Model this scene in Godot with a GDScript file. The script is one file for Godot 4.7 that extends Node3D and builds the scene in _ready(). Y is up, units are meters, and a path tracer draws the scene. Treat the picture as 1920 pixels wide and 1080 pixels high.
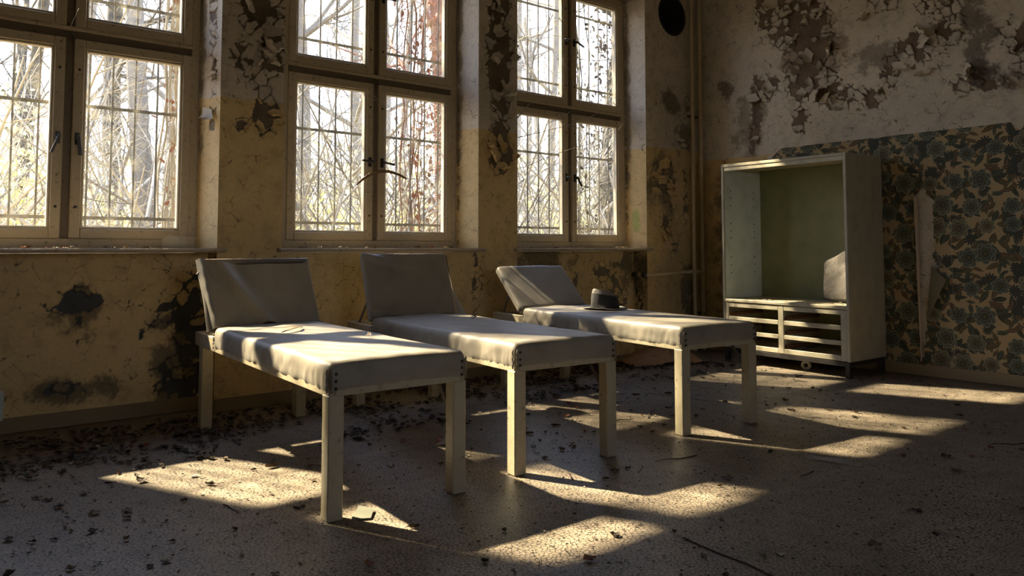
extends Node3D
# An abandoned treatment room: three tall windows, three couches, an open cabinet.
# x runs along the window wall, y up, and depth d = -z towards the window wall.

var rng := RandomNumberGenerator.new()
var M := {}
var nz := {}

# ---------------------------------------------------------------- mesh builder
class MB:
	var v := PackedVector3Array()
	var n := PackedVector3Array()
	var c := PackedColorArray()
	var u := PackedVector2Array()
	var ix := PackedInt32Array()
	var xf := Transform3D()
	var col := Color.WHITE
	func put(p: Vector3, cc: Color = Color.WHITE, uv: Vector2 = Vector2.ZERO) -> int:
		v.append(xf * p)
		c.append(cc)
		u.append(uv)
		return v.size() - 1
	func tri(a: int, b: int, d: int) -> void:
		ix.append(a)
		ix.append(b)
		ix.append(d)
	func poly(pts: Array, center: Vector3) -> void:   # flat convex face turned away from center
		var mid := Vector3.ZERO
		for p in pts:
			mid += p
		mid /= pts.size()
		var nn: Vector3 = (pts[2] - pts[0]).cross(pts[1] - pts[0])
		var order := range(pts.size())
		if nn.dot(mid - center) < 0.0:
			order.reverse()
		var first := v.size()
		for k in order:
			put(pts[k], col)
		for k in range(1, pts.size() - 1):
			tri(first, first + k, first + k + 1)
	func box(lo: Vector3, hi: Vector3, bev := 0.004) -> void:
		var ce := (lo + hi) * 0.5
		var h := (hi - lo).abs() * 0.5
		var b := minf(bev, minf(h.x, minf(h.y, h.z)) * 0.6)
		var C := func(sx: float, sy: float, sz: float, ax: int) -> Vector3:
			var p := Vector3(sx * (h.x - b), sy * (h.y - b), sz * (h.z - b))
			if ax == 0:
				p.x = sx * h.x
			elif ax == 1:
				p.y = sy * h.y
			else:
				p.z = sz * h.z
			return ce + p
		for s in [-1.0, 1.0]:
			poly([C.call(s, -1.0, -1.0, 0), C.call(s, 1.0, -1.0, 0), C.call(s, 1.0, 1.0, 0), C.call(s, -1.0, 1.0, 0)], ce)
			poly([C.call(-1.0, s, -1.0, 1), C.call(1.0, s, -1.0, 1), C.call(1.0, s, 1.0, 1), C.call(-1.0, s, 1.0, 1)], ce)
			poly([C.call(-1.0, -1.0, s, 2), C.call(1.0, -1.0, s, 2), C.call(1.0, 1.0, s, 2), C.call(-1.0, 1.0, s, 2)], ce)
		if b < 0.0004:
			return
		for s in [-1.0, 1.0]:
			for t in [-1.0, 1.0]:
				poly([C.call(-1.0, s, t, 1), C.call(1.0, s, t, 1), C.call(1.0, s, t, 2), C.call(-1.0, s, t, 2)], ce)
				poly([C.call(s, -1.0, t, 0), C.call(s, 1.0, t, 0), C.call(s, 1.0, t, 2), C.call(s, -1.0, t, 2)], ce)
				poly([C.call(s, t, -1.0, 0), C.call(s, t, 1.0, 0), C.call(s, t, 1.0, 1), C.call(s, t, -1.0, 1)], ce)
				for w in [-1.0, 1.0]:
					poly([C.call(s, t, w, 0), C.call(s, t, w, 1), C.call(s, t, w, 2)], ce)
	func bar(a: Vector3, b: Vector3, wide: float, deep: float, bev := 0.002, hint := Vector3.UP) -> void:
		var y := (b - a)
		var l := y.length()
		y /= l
		if absf(y.dot(hint)) > 0.95:
			hint = Vector3(0, 0, 1)
		var x := y.cross(hint).normalized()
		var z := x.cross(y)
		var keep := xf
		xf = xf * Transform3D(Basis(x, y, z), a)
		box(Vector3(-wide / 2, 0, -deep / 2), Vector3(wide / 2, l, deep / 2), bev)
		xf = keep
	func grid(nu: int, nv: int, f: Callable, flip := false) -> void:   # f(i, j) -> [pos, color, uv]
		var first := v.size()
		for j in nv + 1:
			for i in nu + 1:
				var r = f.call(i, j)
				put(r[0], r[1] if r.size() > 1 else col, r[2] if r.size() > 2 else Vector2(i, j))
		for j in nv:
			for i in nu:
				var a := first + j * (nu + 1) + i
				var b := a + 1
				var d := a + nu + 1
				var e := d + 1
				if flip:
					tri(a, e, b)
					tri(a, d, e)
				else:
					tri(a, b, e)
					tri(a, e, d)
	func tube(pts: Array, radii, sides := 8, cap := true) -> void:
		var cnt := pts.size()
		var first := v.size()
		var side := Vector3.ZERO
		for k in cnt:
			var t: Vector3 = (pts[mini(k + 1, cnt - 1)] - pts[maxi(k - 1, 0)]).normalized()
			if k == 0:
				side = t.cross(Vector3.UP if absf(t.y) < 0.9 else Vector3.RIGHT).normalized()
			else:
				side = (side - t * side.dot(t)).normalized()
			var other := t.cross(side)
			var r: float = radii[k] if radii is Array else radii
			for s in sides:
				var a := TAU * s / sides
				put(pts[k] + (side * cos(a) + other * sin(a)) * r, col)
		for k in cnt - 1:
			for s in sides:
				var a := first + k * sides + s
				var b := first + k * sides + (s + 1) % sides
				tri(a, b, b + sides)
				tri(a, b + sides, a + sides)
		if cap:
			for e in [0, cnt - 1]:
				var m := put(pts[e], col)
				for s in sides:
					var a: int = first + e * sides + s
					var b: int = first + e * sides + (s + 1) % sides
					if e == 0:
						tri(m, b, a)
					else:
						tri(m, a, b)
	func lathe(profile: Array, seg := 24) -> void:   # profile of Vector2(radius, y)
		var first := v.size()
		for p in profile:
			for s in seg:
				var a := TAU * s / seg
				put(Vector3(p.x * cos(a), p.y, p.x * sin(a)), col)
		for k in profile.size() - 1:
			for s in seg:
				var a := first + k * seg + s
				var b := first + k * seg + (s + 1) % seg
				tri(a, b, b + seg)
				tri(a, b + seg, a + seg)
	func mesh() -> ArrayMesh:
		n.resize(v.size())
		n.fill(Vector3.ZERO)
		for k in range(0, ix.size(), 3):
			var a := v[ix[k]]
			var f := (v[ix[k + 2]] - a).cross(v[ix[k + 1]] - a)
			n[ix[k]] += f
			n[ix[k + 1]] += f
			n[ix[k + 2]] += f
		for k in n.size():
			n[k] = n[k].normalized() if n[k].length_squared() > 0.0 else Vector3.UP
		var arr := []
		arr.resize(Mesh.ARRAY_MAX)
		arr[Mesh.ARRAY_VERTEX] = v
		arr[Mesh.ARRAY_NORMAL] = n
		arr[Mesh.ARRAY_COLOR] = c
		arr[Mesh.ARRAY_TEX_UV] = u
		arr[Mesh.ARRAY_INDEX] = ix
		var m := ArrayMesh.new()
		m.add_surface_from_arrays(Mesh.PRIMITIVE_TRIANGLES, arr)
		return m

# ---------------------------------------------------------------- naming
var taken := {}
func numbered(called: String) -> String:
	var k: int = taken.get(called, 0)
	taken[called] = k + 1
	return called if k == 0 else "%s_%03d" % [called, k]

func tag(o: Node3D, label := "", category := "", group := "", kind := "") -> Node3D:
	if label:
		o.set_meta("label", label)
	if category:
		o.set_meta("category", category)
	if group:
		o.set_meta("group", group)
	if kind:
		o.set_meta("kind", kind)
	return o

func thing(called: String, label: String, category: String, at := Vector3.ZERO, turn := 0.0, group := "") -> Node3D:
	var o := Node3D.new()
	o.name = numbered(called)
	add_child(o)
	o.position = at
	o.rotation.y = turn
	tag(o, label, category, group)
	return o

func inst(called: String, mesh: Mesh, m: Material, parent: Node = null) -> MeshInstance3D:
	var o := MeshInstance3D.new()
	o.mesh = mesh
	o.material_override = m
	o.name = called if parent else numbered(called)
	(parent if parent else self).add_child(o, true)
	return o

func part(called: String, mb: MB, m: Material, parent: Node = null) -> MeshInstance3D:
	return inst(called, mb.mesh(), m, parent)

func D(x: float, y: float, d: float) -> Vector3:
	return Vector3(x, y, -d)

# ---------------------------------------------------------------- noise and materials
func noise(s: int, freq: float, kind := FastNoiseLite.TYPE_SIMPLEX_SMOOTH, oct := 4) -> FastNoiseLite:
	var f := FastNoiseLite.new()
	f.seed = s
	f.frequency = freq
	f.noise_type = kind
	f.fractal_octaves = oct
	if oct <= 1:
		f.fractal_type = FastNoiseLite.FRACTAL_NONE
	return f

func ramp(stops: Array) -> Gradient:
	var g := Gradient.new()
	var o := PackedFloat32Array()
	var cs := PackedColorArray()
	for s in stops:
		o.append(s[0])
		cs.append(s[1])
	g.offsets = o
	g.colors = cs
	return g

func ntex(f: FastNoiseLite, size: int, g: Gradient = null) -> NoiseTexture2D:
	var t := NoiseTexture2D.new()
	t.width = size
	t.height = size
	t.seamless = true
	t.seamless_blend_skirt = 0.2
	t.noise = f
	t.normalize = true
	t.generate_mipmaps = false
	if g:
		t.color_ramp = g
	return t

func G(x: float) -> Color:
	return Color(x, x, x)

func mat(called: String, lin: Color, rough := 0.8, tex: Texture2D = null, tscale := 1.0, bump: Texture2D = null, bscale := 0.0, world := false) -> StandardMaterial3D:
	var m := StandardMaterial3D.new()
	m.resource_name = called
	m.albedo_color = Color(lin.r, lin.g, lin.b).linear_to_srgb()
	m.roughness = rough
	if tex or bump:
		m.uv1_triplanar = true
		m.uv1_world_triplanar = world
		m.uv1_scale = Vector3.ONE * tscale
	if tex:
		m.albedo_texture = tex
	if bump:
		m.heightmap_enabled = true
		m.heightmap_texture = bump
		m.heightmap_scale = bscale
	M[called] = m
	return m

func build_materials() -> void:
	var grain := ntex(noise(11, 0.012, FastNoiseLite.TYPE_SIMPLEX_SMOOTH, 6), 512, ramp([[0.0, G(0.84)], [0.4, G(0.96)], [1.0, G(1.0)]]))
	var speck := ntex(noise(12, 0.035, FastNoiseLite.TYPE_SIMPLEX_SMOOTH, 5), 512, ramp([[0.0, G(0.55)], [0.16, G(0.75)], [0.24, G(0.95)], [1.0, G(1.0)]]))
	var rough := ntex(noise(13, 0.1, FastNoiseLite.TYPE_SIMPLEX_SMOOTH, 5), 512)
	var weave := ntex(noise(14, 0.25, FastNoiseLite.TYPE_VALUE, 2), 512)
	var cell := noise(15, 0.03, FastNoiseLite.TYPE_CELLULAR, 1)
	cell.cellular_return_type = FastNoiseLite.RETURN_DISTANCE2_SUB
	cell.domain_warp_enabled = true
	cell.domain_warp_amplitude = 26.0
	cell.domain_warp_frequency = 0.022
	var crackle := ntex(cell, 1024, ramp([[0.0, G(0.28)], [0.06, G(0.42)], [0.13, G(0.9)], [1.0, G(1.0)]]))
	var crack_h := ntex(cell, 1024, ramp([[0.0, G(0.0)], [0.1, G(1.0)], [1.0, G(1.0)]]))
	var soft := ntex(noise(16, 0.01, FastNoiseLite.TYPE_SIMPLEX_SMOOTH, 6), 512, ramp([[0.0, G(0.88)], [0.5, G(0.96)], [1.0, G(1.0)]]))
	var w := mat("wall paint", Color(1, 1, 1), 0.72, grain, 1.1, rough, 0.12, true)
	w.vertex_color_use_as_albedo = true
	# hairline cracks in the old paint, here and there
	var hair := noise(17, 0.016, FastNoiseLite.TYPE_CELLULAR, 1)
	hair.cellular_return_type = FastNoiseLite.RETURN_DISTANCE2_SUB
	hair.domain_warp_enabled = true
	hair.domain_warp_amplitude = 45.0
	hair.domain_warp_frequency = 0.012
	w.detail_enabled = true
	w.detail_blend_mode = BaseMaterial3D.BLEND_MODE_MIX
	w.detail_uv_layer = BaseMaterial3D.DETAIL_UV_2
	w.uv2_triplanar = true
	w.uv2_world_triplanar = true
	w.uv2_scale = Vector3.ONE * 0.85
	w.detail_albedo = ntex(hair, 1024, ramp([[0.0, Color(0.22, 0.17, 0.12, 0.85)], [0.02, Color(0.24, 0.19, 0.13, 0.7)], [0.035, Color(0.3, 0.25, 0.18, 0.0)], [1.0, Color(0.3, 0.25, 0.18, 0.0)]]))
	w.detail_mask = ntex(noise(18, 0.012, FastNoiseLite.TYPE_SIMPLEX_SMOOTH, 4), 512, ramp([[0.0, G(0.0)], [0.48, G(0.0)], [0.6, G(1.0)], [1.0, G(1.0)]]))
	var fl := mat("linoleum", Color(1, 1, 1), 0.42, crackle, 1.9, crack_h, 0.05, true)
	fl.vertex_color_use_as_albedo = true
	fl.metallic_specular = 0.45
	mat("plain plaster", Color(0.45, 0.4, 0.32), 0.85, grain, 0.8, rough, 0.25, true)
	mat("ceiling paint", Color(0.62, 0.58, 0.52), 0.85, grain, 0.8, rough, 0.2, true)
	mat("outer render", Color(0.4, 0.36, 0.3), 0.9, grain, 0.8, null, 0.0, true)
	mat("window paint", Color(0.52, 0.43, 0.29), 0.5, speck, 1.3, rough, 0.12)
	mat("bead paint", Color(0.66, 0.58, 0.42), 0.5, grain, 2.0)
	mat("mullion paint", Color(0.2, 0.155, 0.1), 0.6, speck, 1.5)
	mat("sill paint", Color(0.42, 0.34, 0.23), 0.6, speck, 1.2, rough, 0.2)
	mat("black iron", Color(0.025, 0.022, 0.02), 0.4)
	mat("grille iron", Color(0.1, 0.09, 0.075), 0.6, grain, 3.0)
	var vinyl := mat("couch vinyl", Color(0.29, 0.255, 0.2), 0.48, ntex(noise(21, 0.012, FastNoiseLite.TYPE_SIMPLEX_SMOOTH, 5), 512, ramp([[0.0, G(0.85)], [0.4, G(0.96)], [1.0, G(1.0)]])), 0.9, weave, 0.01)
	vinyl.rim_enabled = true
	vinyl.rim = 0.25
	mat("dark vinyl", Color(0.2, 0.17, 0.135), 0.5, grain, 1.4, weave, 0.02)
	mat("couch paint", Color(0.46, 0.395, 0.265), 0.42, speck, 1.1, rough, 0.06)
	mat("brace iron", Color(0.12, 0.1, 0.08), 0.5, grain, 3.0)
	mat("stud", Color(0.03, 0.025, 0.02), 0.4)
	mat("cabinet cream", Color(0.44, 0.395, 0.285), 0.45, soft, 1.3)
	mat("cabinet white", Color(0.52, 0.6, 0.62), 0.5, soft, 0.8)
	mat("cabinet olive", Color(0.24, 0.255, 0.125), 0.55, soft, 0.8)
	mat("runner wood", Color(0.2, 0.09, 0.045), 0.55, grain, 2.0)
	mat("felt", Color(0.14, 0.125, 0.11), 0.95, grain, 4.0, rough, 0.8)
	mat("hat felt", Color(0.24, 0.22, 0.19), 0.95, grain, 6.0, rough, 0.3)
	mat("hat band", Color(0.022, 0.02, 0.019), 0.75, grain, 6.0, rough, 0.3)
	mat("pipe paint", Color(0.6, 0.49, 0.29), 0.5, speck, 2.0, rough, 0.12)
	mat("soot", Color(0.012, 0.01, 0.009), 0.95)
	mat("leaf dark", Color(0.05, 0.032, 0.02), 0.8, grain, 8.0)
	mat("leaf brown", Color(0.12, 0.07, 0.035), 0.75, grain, 8.0)
	mat("leaf rust", Color(0.24, 0.085, 0.035), 0.75, grain, 8.0)
	mat("chip pale", Color(0.4, 0.35, 0.27), 0.7, grain, 6.0)
	mat("chip brown", Color(0.16, 0.12, 0.08), 0.8, grain, 6.0)
	mat("twig bark", Color(0.07, 0.045, 0.03), 0.85, grain, 6.0)
	mat("paper", Color(0.36, 0.33, 0.27), 0.8, grain, 3.0)
	mat("string", Color(0.32, 0.25, 0.16), 0.9)
	mat("packet red", Color(0.35, 0.05, 0.04), 0.5)
	mat("brown paper", Color(0.36, 0.21, 0.125), 0.8, grain, 2.0, rough, 0.3)
	mat("slat wood", Color(0.22, 0.14, 0.06), 0.5, grain, 5.0)
	mat("bark", Color(0.22, 0.2, 0.165), 0.95, grain, 1.2, rough, 2.0)
	mat("bark dark", Color(0.06, 0.055, 0.045), 0.95, grain, 1.2, rough, 2.0)
	mat("bark red", Color(0.22, 0.1, 0.06), 0.95, grain, 1.2, rough, 2.0)
	mat("twig pale", Color(0.36, 0.33, 0.26), 0.9)
	mat("forest floor", Color(0.2, 0.14, 0.07), 0.95, grain, 0.4, null, 0.0, true)
	mat("web", Color(0.75, 0.72, 0.65), 0.9)
	for k in 3:
		var lf := mat("spring leaf %d" % k, [Color(0.72, 0.66, 0.26), Color(0.55, 0.54, 0.22), Color(0.36, 0.36, 0.17)][k], 0.6)
		lf.backlight_enabled = true
		lf.backlight = Color(0.9, 0.87, 0.6)
		lf.cull_mode = BaseMaterial3D.CULL_DISABLED
	var gl := mat("clear glass", Color(0.95, 0.96, 0.94), 0.05)
	gl.albedo_color.a = 0.06
	gl.transparency = BaseMaterial3D.TRANSPARENCY_ALPHA
	# dust and rain-spotted dirt with its own grain on the old panes
	var dn := noise(31, 0.012, FastNoiseLite.TYPE_SIMPLEX_SMOOTH, 6)
	var dirt := ntex(dn, 768, ramp([[0.0, Color(1, 1, 0.97, 0.02)], [0.5, Color(1, 1, 0.97, 0.06)], [0.75, Color(1, 0.99, 0.95, 0.16)], [1.0, Color(1, 0.97, 0.9, 0.4)]]))
	var dg := mat("dusty glass", Color(0.85, 0.85, 0.82), 0.6, dirt, 0.9)
	dg.transparency = BaseMaterial3D.TRANSPARENCY_ALPHA
	dg.backlight_enabled = true
	dg.backlight = Color(0.5, 0.49, 0.46)
	nz.cells = noise(41, 13.0, FastNoiseLite.TYPE_CELLULAR, 1)
	nz.cells.cellular_return_type = FastNoiseLite.RETURN_DISTANCE2_SUB
	nz.cells.domain_warp_enabled = true
	nz.cells.domain_warp_amplitude = 0.035
	nz.cells.domain_warp_frequency = 7.0
	nz.cellv = nz.cells.duplicate()
	nz.cellv.cellular_return_type = FastNoiseLite.RETURN_CELL_VALUE
	nz.edge = noise(42, 4.5, FastNoiseLite.TYPE_SIMPLEX_SMOOTH, 4)
	nz.fine = noise(43, 30.0, FastNoiseLite.TYPE_SIMPLEX_SMOOTH, 3)
	nz.wide = noise(44, 0.9, FastNoiseLite.TYPE_SIMPLEX_SMOOTH, 4)
	nz.fold = noise(45, 1.0, FastNoiseLite.TYPE_SIMPLEX_SMOOTH, 2)

func wallpaper_image() -> Texture2D:
	var S := 768
	var im := Image.create(S, S, false, Image.FORMAT_RGB8)
	im.fill(Color(0.67, 0.58, 0.43))
	var r := RandomNumberGenerator.new()
	r.seed = 77
	var leafc := [Color(0.18, 0.2, 0.14), Color(0.32, 0.28, 0.17), Color(0.24, 0.27, 0.2), Color(0.36, 0.28, 0.17)]
	for k in 380:     # leaves
		var cx := r.randf() * S
		var cy := r.randf() * S
		var a := r.randf() * TAU
		var l := r.randf_range(26, 46)
		var wv := l * r.randf_range(0.3, 0.42)
		var cc: Color = leafc[k % 4]
		for y in range(int(-l), int(l) + 1):
			for x in range(int(-l), int(l) + 1):
				var p := Vector2(x, y).rotated(a)
				var t := (p.x + l) / (2.0 * l)
				if t <= 0.0 or t >= 1.0:
					continue
				var half := wv * sin(PI * pow(t, 0.8)) * (1.0 + 0.1 * sin(t * 40.0))
				if absf(p.y) < half:
					var s := cc
					if absf(p.y) < 1.2 or absf(fposmod(absf(p.y) * 0.9 + p.x * 0.55, 8.0) - 4.0) > 3.5:
						s = cc.lightened(0.22)
					im.set_pixel(posmod(int(cx) + x, S), posmod(int(cy) + y, S), s)
	for k in 64:      # dark pointed asters, then broad layered blooms
		_bloom(im, S, r.randf() * S, r.randf() * S, r.randf_range(26, 36), true, r)
	for gy in 5:
		for gx in 5:
			_bloom(im, S, (gx + 0.5 * (gy % 2) + r.randf_range(0.1, 0.7)) * S / 5.0, (gy + r.randf_range(0.15, 0.75)) * S / 5.0, r.randf_range(44, 64), false, r)
	return ImageTexture.create_from_image(im)

func _bloom(im: Image, S: int, cx: float, cy: float, rad: float, dark: bool, r: RandomNumberGenerator) -> void:
	var ph := r.randf() * TAU
	var petals := 11 if dark else 7
	var base = Color(0.12, 0.135, 0.105) if dark else [Color(0.42, 0.43, 0.34), Color(0.47, 0.45, 0.34), Color(0.37, 0.39, 0.32)][r.randi() % 3]
	for y in range(int(-rad), int(rad) + 1):
		for x in range(int(-rad), int(rad) + 1):
			var d := sqrt(x * x + y * y) / rad
			if d > 1.0:
				continue
			var a := atan2(y, x) + ph
			var s = base
			if dark:
				if d > 0.5 + 0.5 * absf(cos(a * petals * 0.5)):
					continue
				s = Color(0.36, 0.27, 0.12) if d < 0.18 else base.lightened(0.18 * absf(sin(a * petals)))
			else:
				var hit := false
				for ring in 3:   # petals from the inside out, each ring half a petal on
					var reach: float = [0.42, 0.72, 1.0][ring]
					var lobe := reach * (0.78 + 0.22 * absf(cos(a * petals * 0.5 + ring * 1.1)))
					if d < lobe:
						var e := (lobe - d) / lobe
						s = base.lightened(0.22) if e < 0.08 else base.darkened(0.3 * absf(sin(a * petals * 2.0 + ring)) * 0.6 + 0.12 * (2 - ring))
						hit = true
						break
				if not hit:
					continue
				if d < 0.13:
					s = Color(0.42, 0.34, 0.16)
			im.set_pixel(posmod(int(cx) + x, S), posmod(int(cy) + y, S), s)

# ---------------------------------------------------------------- old walls: a coat of paint over plaster
func upper_paint() -> Color:
	return Color(0.62, 0.55, 0.455)
func ochre_paint() -> Color:
	return Color(0.66, 0.485, 0.23)

# blobs: [u, v, ru, rv, strength]; returns [height, colour]
func coat(u: float, v: float, off: float, blobs: Array, dado: float, bare: Color, stains: Array = []) -> Array:
	var su := u + off
	var p := -1.0
	for b in blobs:
		var q: float = b[4] - (pow((u - b[0]) / b[2], 2) + pow((v - b[1]) / b[3], 2)) * 0.6
		p = maxf(p, q)
	var e1: float = nz.edge.get_noise_2d(su, v)
	p += e1 * 0.5
	var fine: float = nz.fine.get_noise_2d(su, v)
	var big: float = nz.wide.get_noise_2d(su, v)
	var k := upper_paint()
	var line := dado + 0.006 * big + 0.003 * fine
	if v < line:
		k = ochre_paint()
	k = k * (1.0 + 0.16 * big + 0.1 * fine)
	for s in stains:
		var q: float = 1.0 - (pow((u - s[0]) / s[2], 2) + pow((v - s[1]) / s[3], 2)) + e1 * 1.1 + fine * 0.5
		if q > 0.25:
			k = k.lerp(s[4], minf(0.75, (q - 0.25) * 1.5))
	var h := 0.0012 * fine + 0.002 * big
	if p > -0.1:
		var e: float = (nz.cells.get_noise_2d(su, v) + 1.0) / 13.0 * 0.5
		var cv: float = nz.cellv.get_noise_2d(su, v)
		if p + 0.34 * cv > 0.5:
			h = -0.006 + 0.0015 * fine
			k = bare * (1.0 + 0.35 * e1 + 0.2 * fine)
		elif p > 0.0:
			if e < 0.0022 + 0.0035 * p:
				h = -0.005
				k = bare * 0.8
			else:
				var lift := clampf(p, 0.0, 0.7) * (0.45 + 0.55 * absf(cv))
				h += 0.034 * lift * exp(-e / 0.011)
				k = k * (1.0 + 0.12 * cv)
	return [h, Color(k.r, k.g, k.b)]

# a sheet of wall: origin, across, up and outward; du x dv metres, step, offset into the noise
func wall_sheet(called: String, parent: Node, o: Vector3, ax: Vector3, up: Vector3, outw: Vector3, u0: float, u1: float, v0: float, v1: float, step: float, off: float, blobs: Array, dado: float, bare: Color, stains: Array = [], hole := []) -> MeshInstance3D:
	var nu := maxi(2, int((u1 - u0) / step))
	var nv := maxi(2, int((v1 - v0) / step))
	var mb := MB.new()
	var skip := {}
	mb.v.resize(0)
	for j in nv + 1:
		var v := v0 + (v1 - v0) * j / nv
		for i in nu + 1:
			var u := u0 + (u1 - u0) * i / nu
			var r := coat(u, v, off, blobs, dado, bare, stains)
			mb.put(o + ax * u + up * v + outw * r[0], r[1])
			if hole:
				var q = Vector2((u - hole[0]) / hole[2], (v - hole[1]) / hole[3]).length() + 0.12 * nz.edge.get_noise_2d(u * 2.0 + 9.0, v * 2.0)
				if q < 1.0:
					skip[mb.v.size() - 1] = true
	var fl := ax.cross(up).dot(outw) > 0.0
	for j in nv:
		for i in nu:
			var a := j * (nu + 1) + i
			var b := a + 1
			var d := a + nu + 1
			var e := d + 1
			if hole and skip.has(a) and skip.has(b) and skip.has(d) and skip.has(e):
				continue
			if fl:
				mb.tri(a, e, b)
				mb.tri(a, d, e)
			else:
				mb.tri(a, b, e)
				mb.tri(a, e, d)
	return part(called, mb, M["wall paint"], parent)

func slab(called: String, parent: Node, lo: Vector3, hi: Vector3, m: Material, bev := 0.0) -> MeshInstance3D:
	var mb := MB.new()
	mb.box(lo.min(hi), lo.max(hi), bev)
	return part(called, mb, m, parent)

# one curled flake of paint hanging from the wall
func flake_mesh(r: RandomNumberGenerator, w: float, h: float, curl: float) -> ArrayMesh:
	var mb := MB.new()
	var ph := r.randf() * TAU
	var skew := r.randf_range(-0.4, 0.4)
	mb.grid(6, 6, func(i: int, j: int):
		var a := i / 6.0 - 0.5
		var t := j / 6.0
		var half := (0.5 + 0.5 * sin(PI * clampf(t * 0.85 + 0.12, 0, 1))) * (1.0 + 0.22 * sin(ph + t * 7.0 + signf(a)))
		var ang := curl * t * t
		var y := -h * (sin(ang) / maxf(ang, 0.01) * t)
		var z := h * (1.0 - cos(ang)) / maxf(ang, 0.01) * t * 1.1 + 0.012 * a * a
		return [Vector3(a * w * half + skew * w * t, y + 0.06 * h * sin(ph + a * 9.0) * t, z + 0.002)])
	return mb.mesh()

# ---------------------------------------------------------------- the place
const WALL := 4.78      # depth of the window wall's face
const GLASS := 4.99     # depth of the window frames' face
const CENTRES := [0.745, 2.735, 4.705]
const HALF := 0.79      # half an opening at the wall's face
const FRAME := 0.725    # half an opening at the frame
const SILL := 1.0
const HEAD := 3.4
const CEIL := 3.95
const RIGHT := 6.3

func _ready() -> void:
	rng.seed = 5
	var cam := Camera3D.new()
	cam.name = "camera"
	add_child(cam)
	cam.look_at_from_position(Vector3(0, 1, 0), Vector3(0.6275, 1.0573, -0.7765))
	cam.projection = Camera3D.PROJECTION_FRUSTUM
	cam.near = 0.05
	cam.far = 200.0
	cam.size = 0.05 * 1080.0 / 1428.0
	cam.frustum_offset = Vector2(0, -0.05 * 157.0 / 1428.0)
	cam.current = true

	var env := Environment.new()
	env.tonemap_mode = Environment.TONE_MAPPER_LINEAR
	env.tonemap_exposure = 2.8
	env.background_mode = Environment.BG_SKY
	var sm := ProceduralSkyMaterial.new()
	sm.sky_top_color = Color(0.62, 0.74, 0.95)
	sm.sky_horizon_color = Color(1.0, 0.99, 0.96)
	sm.sky_curve = 0.25
	sm.ground_bottom_color = Color(0.3, 0.26, 0.2)
	sm.ground_horizon_color = Color(0.8, 0.75, 0.65)
	sm.energy_multiplier = 3.0
	var sky := Sky.new()
	sky.sky_material = sm
	env.sky = sky
	env.sdfgi_enabled = true
	env.ssao_enabled = true
	env.ssil_enabled = true
	var we := WorldEnvironment.new()
	we.name = "environment"
	we.environment = env
	add_child(we)

	var sun := DirectionalLight3D.new()
	sun.name = "sun"
	add_child(sun)
	sun.look_at_from_position(Vector3.ZERO, Vector3(0.46, -1.0, 0.965))
	sun.light_color = Color(1.0, 0.93, 0.78)
	sun.light_energy = 4.7
	sun.light_angular_distance = 1.3
	sun.sky_mode = DirectionalLight3D.SKY_MODE_LIGHT_ONLY
	sun.shadow_enabled = true

	build_materials()
	build_shell()
	build_windows()
	build_right_wall()
	build_outside()
	build_couches()
	build_cabinet()
	build_small_things()
	build_debris()

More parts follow.
